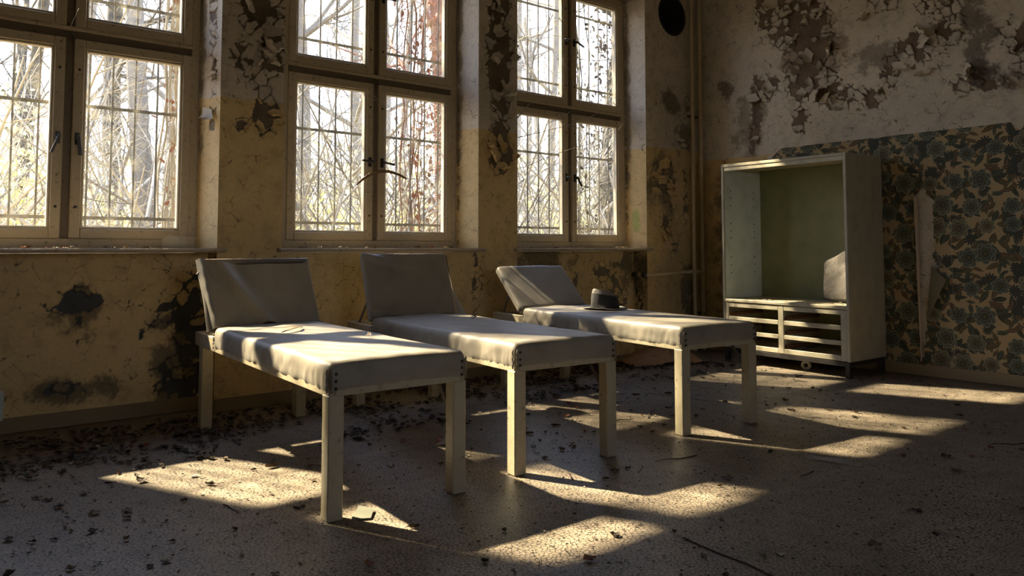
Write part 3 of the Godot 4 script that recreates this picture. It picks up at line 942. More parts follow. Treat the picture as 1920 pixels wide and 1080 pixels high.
func couch_base(label: String, at: Vector3, turn: float, seed_: int) -> Node3D:
	var t := thing("treatment_couch", label, "couch", at, turn)
	var W := 0.605
	var L := 1.93
	var hinge := 1.54
	var f := nz.fold as FastNoiseLite
	var off := seed_ * 7.3
	var cover := padded(Vector3(0, 0.455, -hinge), Vector3(W, 0.578, 0), Vector3(0.026, 0.045, 0.028), Vector3i(40, 14, 90), func(p: Vector3, nn: Vector3):
		var along := p.z if absf(nn.x) > 0.4 else p.x
		var side := maxf(absf(nn.x), absf(nn.z) * (0.35 if p.z > -0.5 else 1.0))
		var v := f.get_noise_2d(along * 17.0 + off, p.y * 3.0)
		var u := f.get_noise_2d(along * 6.0 + p.y * 9.0, off + 3.0)
		var top := f.get_noise_2d(p.x * 5.0 + off, p.z * 2.2) * 0.004
		var low := smoothstep(0.575, 0.51, p.y) * smoothstep(0.453, 0.49, p.y)
		return side * low * (0.007 * pow(1.0 - absf(v), 3.0) + 0.003 * u - 0.004) + nn.y * (top + 0.006 * sin(PI * clampf(p.x / W, 0, 1))))
	part("cover", cover, M["couch vinyl"], t)
	for q in [["side_rail", 0.006, 0.03], ["side_rail", W - 0.03, W - 0.006]]:
		var mb := MB.new()
		mb.box(Vector3(q[1], 0.45, -L), Vector3(q[2], 0.525, -0.01), 0.003)
		part(q[0], mb, M["couch paint"], t)
	for q in [["end_rail", -0.03, -0.006, 0.52], ["end_rail", -L, -L + 0.024, 0.525], ["cross_rail", -hinge - 0.03, -hinge - 0.006, 0.51]]:
		var mb := MB.new()
		mb.box(Vector3(0.03, 0.452, q[1]), Vector3(W - 0.03, q[3], q[2]), 0.003)
		part(q[0], mb, M["couch paint"], t)
	for x in [0.003, W - 0.065]:
		for z in [-0.003, -L + 0.17]:
			var mb := MB.new()
			mb.box(Vector3(x, 0, z - 0.062), Vector3(x + 0.062, 0.456, z), 0.004)
			part("leg", mb, M["couch paint"], t)
	for x in [0.055, W - 0.055]:
		var mb := MB.new()
		mb.bar(Vector3(x, 0.335, -0.06), Vector3(x, 0.47, -0.17), 0.004, 0.02, 0.001)
		part("brace", mb, M["brace iron"], t)
		var m2 := MB.new()
		m2.bar(Vector3(x - 0.045 if x < 0.3 else x + 0.045, 0.36, -L + 0.13), Vector3(x - 0.045 if x < 0.3 else x + 0.045, 0.5, -L + 0.05), 0.004, 0.022, 0.001)
		part("brace", m2, M["brace iron"], t)
	# corner seams at the foot: a ragged strip of binding and its studs
	for s in [0.0, 1.0]:
		var mb := MB.new()
		for side in 2:
			var pts := []
			for k in 9:
				var y := 0.466 + 0.085 * k / 8.0
				var j := 0.0015 * sin(k * 2.3 + seed_ + side)
				pts.append(Vector3((-0.002 + j if s < 0.5 else W + 0.002 + j), y, -0.012 + j) if side == 0 else Vector3(0.012 + j if s < 0.5 else W - 0.012 + j, y, 0.003))
			mb.tube(pts, 0.0032, 6)
		part("seam", mb, M["dark vinyl"], t)
		for k in 3:
			var st := MB.new()
			var y := 0.478 + 0.03 * k + 0.003 * sin(seed_ + k * 2.0)
			var x := 0.03 if s < 0.5 else W - 0.026
			st.xf = Transform3D(Basis(Vector3.RIGHT, PI / 2), Vector3(x, y, 0.0))
			st.lathe([Vector2(0.0065, -0.002), Vector2(0.006, 0.003), Vector2(0.0035, 0.005), Vector2(0.0001, 0.0055)], 10)
			part("stud", st, M["stud"], t)
	for k in 4:
		var st := MB.new()
		st.xf = Transform3D(Basis(Vector3(0, 0, 1), PI / 2), Vector3(0.0, 0.475 + 0.022 * k, -hinge + 0.014))
		st.lathe([Vector2(0.005, -0.002), Vector2(0.0045, 0.003), Vector2(0.0001, 0.005)], 8)
		part("stud", st, M["stud"], t)
	var eb := MB.new()
	var pts := []
	for k in 17:
		var a := k / 16.0
		pts.append(Vector3(W * a, 0.575 + 0.004 * sin(a * 21.0 + seed_) + 0.006 * sin(PI * a), -hinge + 0.006 + 0.004 * sin(a * 13.0)))
	eb.tube(pts, 0.004, 6)
	part("edge_binding", eb, M["dark vinyl"], t)
	return t

# frame of the raised head: at the hinge, up along the rest, out of its front
func rest_frame(rise: float, run: float) -> Transform3D:
	var up := Vector3(0, rise, -run).normalized()
	return Transform3D(Basis(Vector3.RIGHT, up, Vector3.RIGHT.cross(up)), Vector3(0, 0.555, -1.555))

func stays(t: Node3D, xf: Transform3D, reach: float) -> void:
	for x in [0.05, 0.555]:
		var mb := MB.new()
		mb.bar(xf * Vector3(x, reach, -0.02), Vector3(x, 0.47, -1.88), 0.005, 0.02, 0.001)
		part("stay", mb, M["brace iron"], t)

func build_couches() -> void:
	var W := 0.605
	var f := nz.fold as FastNoiseLite
	# nearest couch: its head cover has slipped down from the board behind it
	var a := couch_base("grey treatment couch nearest the left wall, head cover slipped from its top edge", D(1.252, 0, 2.62), -deg_to_rad(2.7), 1)
	var xa := rest_frame(0.385, 0.21)
	var bd := MB.new()
	bd.xf = xa
	bd.box(Vector3(-0.02, 0.0, -0.035), Vector3(W - 0.005, 0.435, -0.01), 0.006)
	bd.box(Vector3(-0.02, 0.405, -0.012), Vector3(W - 0.005, 0.435, 0.01), 0.006)
	part("head_board", bd, M["dark vinyl"], a)
	var cl := MB.new()
	cl.xf = xa
	cl.grid(48, 40, func(i: int, j: int):
		var u := i / 48.0
		var s := j / 40.0
		var x := lerpf(-0.006, -0.04, s) + (W + 0.012 + 0.034 * s) * u
		var sag := 0.05 * (smoothstep(0.0, 0.12, u) - smoothstep(0.9, 1.0, u))
		var y := 0.012 + s * (0.425 - sag)
		# a long slanting fold from the upper left corner, the cloth slack to its left
		var lx := x - (0.02 + (0.425 - y) * 0.62)
		var z := 0.018 + 0.05 * exp(-pow(lx / (0.025 if lx < 0.0 else 0.07), 2)) - 0.01 * exp(-pow((lx - 0.16) / 0.05, 2)) + 0.006 * exp(-pow((lx + 0.07) / 0.02, 2))
		z += 0.004 * f.get_noise_2d(x * 6.0, y * 5.0) + 0.006 * (1.0 - s) + 0.012 * pow(s, 6.0)
		if u < 0.03:
			z -= 0.05 * (0.03 - u) / 0.03
		if u > 0.97:
			z -= 0.05 * (u - 0.97) / 0.03
		return [Vector3(x, y, z)], true)
	part("head_cover", cl, M["couch vinyl"], a)
	var tag_ := MB.new()
	tag_.xf = xa
	tag_.grid(6, 6, func(i: int, j: int):
		var u := i / 6.0
		var s := j / 6.0
		return [Vector3(-0.012 - 0.03 * u * s, 0.425 - 0.05 * s - 0.02 * u, 0.006 - 0.03 * u + 0.006 * sin(u * 7.0 + s * 5.0))])
	part("torn_corner", tag_, M["couch vinyl"], a)
	stays(a, xa, 0.22)
	# middle couch: the head cover is drawn over the top and hangs behind at the right
	var b := couch_base("grey treatment couch in the middle, its raised head draped down the right side", D(2.14, 0, 2.63), -deg_to_rad(4.6), 2)
	var xb := rest_frame(0.395, 0.15)
	var hb := padded(Vector3(0, 0.0, -0.035), Vector3(W, 0.435, 0.018), Vector3(0.02, 0.014, 0.016), Vector3i(44, 36, 8), func(p: Vector3, nn: Vector3):
		var ridge := p.y - 0.425 + p.x * 0.27
		var tail := p.y - 0.02 - (0.2 - p.x) * 0.25
		return maxf(0.0, nn.z) * (0.02 * exp(-pow(ridge / 0.018, 2)) * smoothstep(0.5, 0.05, p.x) + 0.016 * exp(-pow(tail / 0.016, 2)) * smoothstep(0.25, 0.1, p.x) + 0.005 * f.get_noise_2d(p.x * 5.0 + 4.0, p.y * 5.0)))
	for k in hb.v.size():
		hb.v[k] = xb * hb.v[k]
	part("head_cover", hb, M["couch vinyl"], b)
	var fl := MB.new()
	fl.xf = xb
	fl.grid(10, 24, func(i: int, j: int):
		var u := i / 10.0
		var s := j / 24.0
		var back := (0.03 + 0.115 * sin(PI * minf(1.0, s * 0.75 + 0.12))) * u
		return [Vector3(W + 0.004 + 0.012 * sin(u * 5.0 + s * 3.0) * u + 0.13 * u * (1.0 - s), 0.43 * s - 0.01 + 0.012 * u, 0.012 - back * 0.7)], true)
	part("side_drape", fl, M["couch vinyl"], b)
	stays(b, xb, 0.2)
	# farthest couch: tidy, laid further back
	var c := couch_base("grey treatment couch nearest the cabinet, smooth head rest laid further back", D(3.285, 0, 2.62), -deg_to_rad(5.8), 3)
	var xc := rest_frame(0.315, 0.345)
	var hc := padded(Vector3(0, 0.0, -0.04), Vector3(W, 0.445, 0.022), Vector3(0.03, 0.03, 0.022), Vector3i(44, 36, 10), func(p: Vector3, nn: Vector3):
		return maxf(0.0, nn.z) * (0.003 * f.get_noise_2d(p.x * 4.0 + 8.0, p.y * 4.0) + 0.006 * sin(PI * clampf(p.x / W, 0, 1))))
	for k in hc.v.size():
		hc.v[k] = xc * hc.v[k]
	part("head_cover", hc, M["couch vinyl"], c)
	stays(c, xc, 0.25)

# ---------------------------------------------------------------- the open cabinet
func build_cabinet() -> void:
	var t := thing("cabinet", "open cream cabinet without doors or drawers, standing against the flowered wallpaper", "cabinet", D(5.747, 0, 4.125), -deg_to_rad(92.06))
	var W := 1.18
	var T := 1.745
	var Dp := 0.55
	var add := func(called: String, lo: Vector3, hi: Vector3, m: String, bev := 0.003) -> void:
		var mb := MB.new()
		mb.box(lo, hi, bev)
		part(called, mb, M[m], t)
	add.call("side_panel", Vector3(0, 0.125, -Dp), Vector3(0.024, T, 0.0), "cabinet cream")
	add.call("side_panel", Vector3(W - 0.024, 0.125, -Dp), Vector3(W - 0.002, T, -0.018), "cabinet cream")
	add.call("edge_strip", Vector3(W - 0.024, 0.125, -0.018), Vector3(W, T, 0.0), "cabinet cream")
	add.call("lining", Vector3(0.024, 0.555, -Dp + 0.012), Vector3(0.03, T - 0.05, -0.012), "cabinet white", 0.001)
	add.call("top_panel", Vector3(0.024, T - 0.025, -Dp), Vector3(W - 0.024, T, -0.001), "cabinet cream")
	add.call("top_rail", Vector3(0.024, T - 0.06, -0.03), Vector3(W - 0.024, T - 0.025, -0.006), "cabinet cream")
	add.call("back_panel", Vector3(0.024, 0.125, -Dp), Vector3(W - 0.024, T - 0.025, -Dp + 0.012), "cabinet olive")
	add.call("shelf", Vector3(0.024, 0.525, -Dp + 0.012), Vector3(W - 0.024, 0.552, 0.004), "cabinet cream", 0.005)
	add.call("bottom_panel", Vector3(0.024, 0.125, -Dp + 0.012), Vector3(W - 0.024, 0.145, -0.02), "cabinet cream")
	for q in [[0.024, 0.06], [0.555, 0.605], [W - 0.075, W - 0.024]]:
		add.call("stile", Vector3(q[0], 0.128, -0.022), Vector3(q[1], 0.52, -0.003), "cabinet cream")
	for q in [[0.128, 0.168], [0.248, 0.282], [0.364, 0.4], [0.482, 0.52]]:
		for s in 2:
			add.call("rail", Vector3([0.06, 0.605][s], q[0], -0.021), Vector3([0.555, W - 0.075][s], q[1], -0.004), "cabinet cream")
	add.call("divider", Vector3(0.57, 0.145, -Dp + 0.012), Vector3(0.59, 0.525, -0.022), "cabinet cream")
	for row in 3:
		for s in 4:
			var x: float = [0.032, 0.545, 0.596, W - 0.05][s]
			var y: float = [0.172, 0.286, 0.404][row]
			var mb := MB.new()
			mb.box(Vector3(x, y, -Dp + 0.03), Vector3(x + 0.022, y + 0.026, -0.03), 0.003)
			part("runner", mb, M["runner wood"], t)
	for y in [1.51, 1.45, 1.38, 1.22, 1.15, 1.09, 0.92, 0.85, 0.78]:
		for z in [-0.09, -0.43]:
			var mb := MB.new()
			mb.tube([Vector3(0.029, y, z), Vector3(0.036, y, z)], 0.0045, 8)
			part("shelf_peg", mb, M["stud"], t)
	for x in [0.01, W - 0.045]:
		for z in [-0.04, -Dp + 0.01]:
			add.call("foot", Vector3(x, 0, z), Vector3(x + 0.035, 0.126, z + 0.035), "black iron")
	for z in [-0.036, -Dp + 0.012]:
		add.call("base_rail", Vector3(0.045, 0.088, z), Vector3(W - 0.045, 0.124, z + 0.028), "black iron")
	for x in [0.014, W - 0.041]:
		add.call("base_rail", Vector3(x, 0.088, -Dp + 0.04), Vector3(x + 0.028, 0.124, -0.04), "black iron")
	# cushion leaning in its right corner
	var cx := Transform3D(Basis(Vector3.RIGHT, -0.16) * Basis(Vector3.UP, -0.12), Vector3(0.77, 0.562, -0.33))
	var cu := padded(Vector3(0, 0, -0.03), Vector3(0.36, 0.43, 0.05), Vector3(0.05, 0.05, 0.03), Vector3i(22, 26, 6), func(p: Vector3, nn: Vector3):
		return maxf(0.0, nn.z) * (0.006 * nz.fold.get_noise_2d(p.x * 9.0, p.y * 9.0) + 0.004 * nz.fine.get_noise_2d(p.x, p.y)))
	for k in cu.v.size():
		var p := cu.v[k]
		p.y *= 0.78 + 0.22 * smoothstep(0.0, 0.75, p.x / 0.36)
		p.x += 0.02 * (1.0 - p.y / 0.4)
		cu.v[k] = cx * p
	var cn := thing("seat_cushion", "grey felt seat pad leaning in the corner of the open cabinet", "cushion", t.position, t.rotation.y)
	part("pad", cu, M["felt"], cn)

# ---------------------------------------------------------------- hat, pipes, scraps
func build_small_things() -> void:
	# hat on the far couch
	var hat := thing("brimmed_hat", "worn grey felt hat with a dark band, lying on the farthest couch", "hat", D(3.77, 0.586, 3.66), 0.5)
	var cr := MB.new()
	cr.grid(40, 16, func(i: int, j: int):
		var a := TAU * i / 40.0
		var t := j / 16.0
		var r := 0.086 * (1.0 - 0.16 * t)
		var y := 0.108 * minf(1.0, t * 1.45)
		if t > 0.69:
			var s := (t - 0.69) / 0.31
			r = 0.086 * (1.0 - 0.16 * t) * sqrt(maxf(0.0, 1.0 - s * s))
			y = 0.108 + 0.022 * sin(s * PI / 2) - 0.04 * pow(s, 3.0)
		var dent := 0.012 * cos(a * 2.0) * smoothstep(0.3, 0.9, t) + 0.004 * sin(a * 5.0 + t * 8.0)
		return [Vector3((r + dent * (1.0 - t * 0.6)) * cos(a), y * (1.0 + 0.16 * cos(a + 2.4)) + 0.004 * sin(a * 3.0), (r * 1.12 + dent * 0.5) * sin(a))], true)
	part("crown", cr, M["hat felt"], hat)
	var br := MB.new()
	br.grid(48, 12, func(i: int, j: int):
		var a := TAU * i / 48.0
		var t := j / 12.0
		var over := 1.0 if t < 0.5 else -1.0
		var s := t * 2.0 if t < 0.5 else 2.0 - t * 2.0
		var r := 0.078 + 0.062 * s + 0.003 * sin(a * 7.0) * s
		return [Vector3(r * cos(a), 0.004 + over * 0.002 + 0.012 * s * s * (0.5 + 0.5 * sin(a * 2.0 + 1.0)) + 0.002 * sin(a * 11.0) * s, r * 1.1 * sin(a))], true)
	part("brim", br, M["hat felt"], hat)
	var bd := MB.new()
	bd.grid(40, 5, func(i: int, j: int):
		var a := TAU * i / 40.0
		var t := j / 5.0 * 0.78
		var r := 0.0885 * (1.0 - 0.11 * t)
		var dent := 0.012 * cos(a * 2.0) * smoothstep(0.3, 0.9, t * 0.69) + 0.004 * sin(a * 5.0 + t * 5.5)
		return [Vector3((r + dent) * cos(a), 0.006 + 0.112 * t * (1.0 + 0.16 * cos(a + 2.4)), (r * 1.12 + dent * 0.5) * sin(a))], true)
	part("band", bd, M["hat band"], hat)
	# bent slat hung at the middle window
	var sl := MB.new()
	var pts := []
	for k in 25:
		var t := k / 24.0
		pts.append(Vector2(-0.205 + 0.41 * t, 0.11 * (1.0 - pow((t - 0.56) / 0.56, 2.0) if t < 0.56 else 1.0 - 0.42 * pow((t - 0.56) / 0.44, 2.0))))
	sl.grid(24, 4, func(i: int, j: int):
		var p: Vector2 = pts[i]
		var q: Vector2 = pts[mini(i + 1, 24)] - pts[maxi(i - 1, 0)]
		var nn := Vector2(-q.y, q.x).normalized()
		var taper := 0.45 + 0.55 * sin(PI * (0.08 + 0.84 * i / 24.0))
		var k := j % 4
		var o: Vector2 = nn * [0.011, 0.011, -0.011, -0.011][k] * taper
		return [Vector3(p.x + o.x, p.y + o.y, [0.004, -0.004, -0.004, 0.004][k])])
	var so := thing("bent_slat", "thin bent wooden slat hanging across the middle window below its handles", "slat", D(2.765, 1.455, 4.94))
	part("strip", sl, M["slat wood"], so)
	var cd := MB.new()
	cd.tube([Vector3(0.016, 0.10, 0.003), Vector3(0.018, 0.135, 0.0), Vector3(0.02, 0.175, -0.003)], 0.0012, 5)
	part("cord", cd, M["string"], so)
	# heating pipes in the corner
	var r0 := 0.0195
	var p1 := thing("heating_pipe", "ochre heating pipe in the corner, with a side branch running to the niche", "pipe", D(6.11, 0, 4.71))
	var mb := MB.new()
	mb.tube([Vector3(0, 0, 0), Vector3(0.004, 0.4, 0), Vector3(0, 0.735, 0), Vector3(0, 0.8, 0), Vector3(0.003, 2.2, 0), Vector3(0, CEIL, 0)], r0, 12)
	part("riser", mb, M["pipe paint"], p1)
	mb = MB.new()
	mb.tube([Vector3(0.1, 0.772, 0.02), Vector3(0.0, 0.772, 0.024), Vector3(-0.25, 0.768, 0.024), Vector3(-0.45, 0.758, 0.026), Vector3(-0.6, 0.752, 0.02), Vector3(-0.68, 0.75, -0.01), Vector3(-0.71, 0.75, -0.1)], 0.0155, 12)
	part("branch", mb, M["pipe paint"], p1)
	for q in [[-0.705, -0.03], [-0.712, -0.14]]:
		mb = MB.new()
		mb.xf = Transform3D(Basis(Vector3.RIGHT, PI / 2), Vector3(q[0], 0.75, q[1]))
		mb.lathe([Vector2(0.001, -0.02), Vector2(0.024, -0.02), Vector2(0.028, -0.012), Vector2(0.028, 0.012), Vector2(0.02, 0.02), Vector2(0.001, 0.02)], 12)
		part("valve", mb, M["black iron"], p1)
	mb = MB.new()
	mb.xf = Transform3D(Basis(), Vector3(0, 0.772, 0))
	mb.lathe([Vector2(0.0195, -0.04), Vector2(0.027, -0.03), Vector2(0.027, 0.03), Vector2(0.0195, 0.04)], 12)
	part("tee", mb, M["pipe paint"], p1)
	var p2 := thing("heating_pipe", "straight ochre heating pipe standing closest to the side wall", "pipe", D(6.225, 0, 4.70))
	mb = MB.new()
	mb.tube([Vector3(0, 0, 0), Vector3(0.003, 1.2, 0), Vector3(-0.003, 2.6, 0), Vector3(0, CEIL, 0)], r0, 12)
	part("riser", mb, M["pipe paint"], p2)
	for y in [0.35, 2.3]:
		mb = MB.new()
		mb.box(Vector3(-0.14, y, -0.06), Vector3(0.025, y + 0.02, -0.02), 0.003)
		part("clip", mb, M["brace iron"], p2)
	# low white box at the left edge of the window wall
	var wb := thing("wall_box", "small white metal box low on the wall under the leftmost window", "box", D(0.43, 0.08, 4.95))
	mb = MB.new()
	mb.box(Vector3(-0.06, 0.0, 0), Vector3(0.048, 0.155, 0.05), 0.006)
	part("case", mb, M["cabinet white"], wb)
	mb = MB.new()
	mb.box(Vector3(-0.05, 0.012, 0.05), Vector3(0.038, 0.143, 0.056), 0.003)
	part("cover_plate", mb, M["cabinet white"], wb)
	# crumpled brown paper in the corner below the far couch
	var cp := MB.new()
	var cn := noise(71, 4.0, FastNoiseLite.TYPE_CELLULAR, 2)
	cn.cellular_return_type = FastNoiseLite.RETURN_DISTANCE2
	cp.grid(40, 26, func(i: int, j: int):
		var u := i / 40.0 * 2.0 - 1.0
		var v := j / 26.0 * 2.0 - 1.0
		var k := maxf(0.0, 1.0 - u * u * 0.9 - v * v * 0.9)
		var c := cn.get_noise_2d(u * 1.1, v * 0.8)
		return [Vector3(u * 0.38 + 0.03 * c, 0.004 + 0.24 * pow(k, 0.7) * (0.62 + 0.6 * c) + 0.02 * absf(c), v * 0.2 + 0.03 * c)])
	var cpo := thing("crumpled_paper", "crumpled sheet of brown packing paper on the floor in the far corner", "paper", D(5.25, 0, 4.42), -0.25)
	var sheet := part("sheet", cp, M["brown paper"], cpo)
	(sheet.material_override as StandardMaterial3D).cull_mode = BaseMaterial3D.CULL_DISABLED
	# roll lying under the cabinet
	var ro := thing("paper_roll", "pale paper roll lying under the front edge of the cabinet", "roll", D(5.86, 0.04, 3.40), 0.35)
	mb = MB.new()
	mb.xf = Transform3D(Basis(Vector3(0, 0, 1), PI / 2), Vector3.ZERO)
	mb.lathe([Vector2(0.016, -0.02), Vector2(0.038, -0.02), Vector2(0.04, -0.016), Vector2(0.04, 0.016), Vector2(0.038, 0.02), Vector2(0.016, 0.02), Vector2(0.016, -0.02)], 20)
	part("winding", mb, M["paper"], ro)
	mb = MB.new()
	mb.tube([Vector3(-0.02, 0, 0), Vector3(0.2, -0.015, 0.0)], 0.0155, 12)
	part("core", mb, M["soot"], ro)
	# tag with a string loop
	var tg := thing("paper_tag", "pale paper tag with a loop of string on the floor before the far couch", "tag", D(3.45, 0.0, 1.91), 0.0)
	mb = MB.new()
	mb.grid(8, 3, func(i: int, j: int):
		var u := i / 8.0 - 0.5
		var v := j / 3.0 - 0.5
		return [Vector3(0.02 * u + v * 0.055, 0.006 + 0.006 * sin(u * 4.0) + 0.003 * v, u * 0.19 - v * 0.01)])
	part("card", mb, M["paper"], tg)
	mb = MB.new()
	pts = []
	for k in 41:
		var a := TAU * k / 40.0
		pts.append(Vector3(0.03 + 0.055 * cos(a) + 0.012 * sin(a * 2.0), 0.004 + 0.003 * sin(a * 3.0), 0.16 * sin(a)))
	mb.tube(pts, 0.0016, 5, false)
	part("loop", mb, M["string"], tg)
	# offcut by the nearest leg, and a crumpled packet further back
	var of := thing("glass_shard", "pale broken shard lying flat beside the nearest couch's front leg", "shard", D(1.40, 0.0, 2.61))
	mb = MB.new()
	for q in [[0.004, 0.007]]:
		var top := [Vector3(-0.065, q[1], 0.02), Vector3(0.02, q[1] + 0.006, -0.085), Vector3(0.05, q[1] + 0.004, -0.02), Vector3(0.0, q[1], 0.05)]
		var bot := []
		for p in top:
			bot.append(p - Vector3(0, 0.003, 0))
		mb.poly(top, Vector3(0, -1, 0))
		mb.poly(bot, Vector3(0, 1, 0))
		for k in 4:
			mb.poly([top[k], top[(k + 1) % 4], bot[(k + 1) % 4], bot[k]], Vector3.ZERO)
	part("piece", mb, mat("dusty shard", Color(0.2, 0.2, 0.155), 0.25), of)
	var pk := thing("crumpled_packet", "small crumpled white packet with red edges between the two nearer couches", "packet", D(2.235, 0.0, 3.30), 0.6)
	mb = MB.new()
	mb.grid(10, 8, func(i: int, j: int):
		var u := i / 10.0 - 0.5
		var v := j / 8.0 - 0.5
		return [Vector3(u * 0.085, 0.004 + 0.045 * (0.25 - u * u) * 2.0 + 0.012 * sin(u * 21.0 + v * 13.0) * (0.5 - absf(u)) + 0.012 * v, v * 0.075 + 0.01 * sin(u * 17.0))])
	part("wrapper", mb, M["paper"], pk)
	mb = MB.new()
	mb.grid(10, 2, func(i: int, j: int):
		var u := i / 10.0 - 0.5
		var v := j / 2.0
		return [Vector3(u * 0.088, 0.007 + 0.045 * (0.25 - u * u) * 2.0 + 0.012 * sin(u * 21.0 - 6.0) * (0.5 - absf(u)) - 0.006 + 0.006 * v, -0.043 + 0.014 * v + 0.01 * sin(u * 17.0))])
	part("red_edge", mb, M["packet red"], pk)
	# loose wires on the floor
	for q in [["thin dark wire curving over the bare floor nearest the camera", [[2.15, 1.72], [2.14, 1.66], [2.13, 1.56], [2.13, 1.45], [2.11, 1.36], [2.12, 1.25]], "twig bark", 0.003], ["thin pale wire lying straight on the floor behind the far couch", [[4.5, 4.3], [4.53, 3.8], [4.55, 3.35]], "string", 0.0025], ["short pale wire on the floor right of the far couch's rear part", [[4.08, 3.55], [4.13, 3.3], [4.2, 3.05]], "string", 0.002]]:
		mb = MB.new()
		pts = []
		for p in q[1]:
			pts.append(D(p[0], q[3], p[1]))
		mb.tube(pts, q[3], 5)
		tag(part("floor_wire", mb, M[q[2]]), q[0], "wire")
	# slat scraps lying on the couches
	mb = MB.new()
	mb.grid(16, 4, func(i: int, j: int):
		var u := i / 16.0
		var k := j % 4
		var wv := 0.011 * sin(PI * (0.06 + 0.88 * u))
		return [Vector3(-0.12 + 0.24 * u, 0.004 + 0.012 * sin(PI * u) + [0.0015, 0.0015, -0.0015, -0.0015][k], [wv, -wv, -wv, wv][k] + 0.02 * sin(PI * u))], true)
	var ls := thing("bent_slat", "short bent brown slat lying on the nearest couch below its head rest", "slat", D(1.56, 0.588, 3.68), 0.75)
	part("strip", mb, M["slat wood"], ls)
	for q in [[2.62, 3.62, 0.4], [2.68, 3.70, 1.3], [2.66, 2.98, 0.9], [4.0, 3.02, 0.3], [1.72, 3.2, 2.0]]:
		var o := inst("paint_chip", flake_mesh(rng, 0.03, 0.035, 0.7), M["leaf dark"])
		o.transform = Transform3D(Basis(Vector3.UP, q[2]) * Basis(Vector3.RIGHT, -PI / 2), D(q[0], 0.59, q[1]))
		tag(o, "small dark flake lying on a couch's cover", "paint chip", "flakes on the couches")
	# cobweb strands at the windows
	for k in 3:
		var cw := MB.new()
		for q in 9:
			var x = CENTRES[k] + rng.randf_range(-0.5, 0.3)
			var y := rng.randf_range(1.3, 3.1)
			var e := Vector3(rng.randf_range(0.08, 0.35), rng.randf_range(-0.12, 0.12), 0)
			var a0 := D(x, y, 4.975)
			var sag := rng.randf_range(0.0, 0.02)
			cw.tube([a0, a0 + e * 0.5 - Vector3(0, sag, 0), a0 + e], 0.0012, 4)
		tag(part("cobweb", cw, M["web"]), ["torn cobweb strands across the leftmost window", "torn cobweb strands across the middle window", "torn cobweb strands across the window nearest the cabinet"][k], "cobweb", "", "stuff")

# ---------------------------------------------------------------- litter
func leaf_mesh(r: RandomNumberGenerator, l: float, w: float, curl: float) -> ArrayMesh:
	var mb := MB.new()
	var ph := r.randf() * TAU
	mb.grid(4, 7, func(i: int, j: int):
		var a := i / 2.0 - 1.0
		var t := j / 7.0
		var half := w * sin(PI * pow(clampf(t, 0.02, 0.98), 0.8)) * (1.0 + 0.2 * sin(t * 23.0 + ph))
		var y := curl * l * (0.55 * pow(t - 0.45, 2) * 2.0 + 0.45 * a * a * sin(PI * t)) + 0.003 * sin(a * 4.0 + t * 9.0 + ph)
		return [Vector3(a * half * 0.5 * (1.0 - 0.3 * curl), y, (t - 0.5) * l)], true)
	var lo := 9.0
	for p in mb.v:
		lo = minf(lo, p.y)
	for k in mb.v.size():
		mb.v[k].y -= lo - 0.0005
	return mb.mesh()

func spot_words(p: Vector2) -> String:
	if p.x > 4.4 and p.y > 2.2:
		return "between the far couch and the cabinet"
	if p.y > 3.9:
		return "close along the window wall"
	if p.x < 1.2:
		return "left of the nearest couch"
	if p.y > 2.55:
		return "under and between the couches"
	if p.x > 3.2:
		return "in the open before the far couch"
	return "in the open before the nearer couches"

func under_couch(x: float, d: float) -> bool:
	for q in [1.25, 2.15, 3.3]:
		for dd in [2.6, 4.45]:
			if x > q - 0.05 and x < q + 0.85 and absf(d - dd) < 0.12:
				return true
	return false

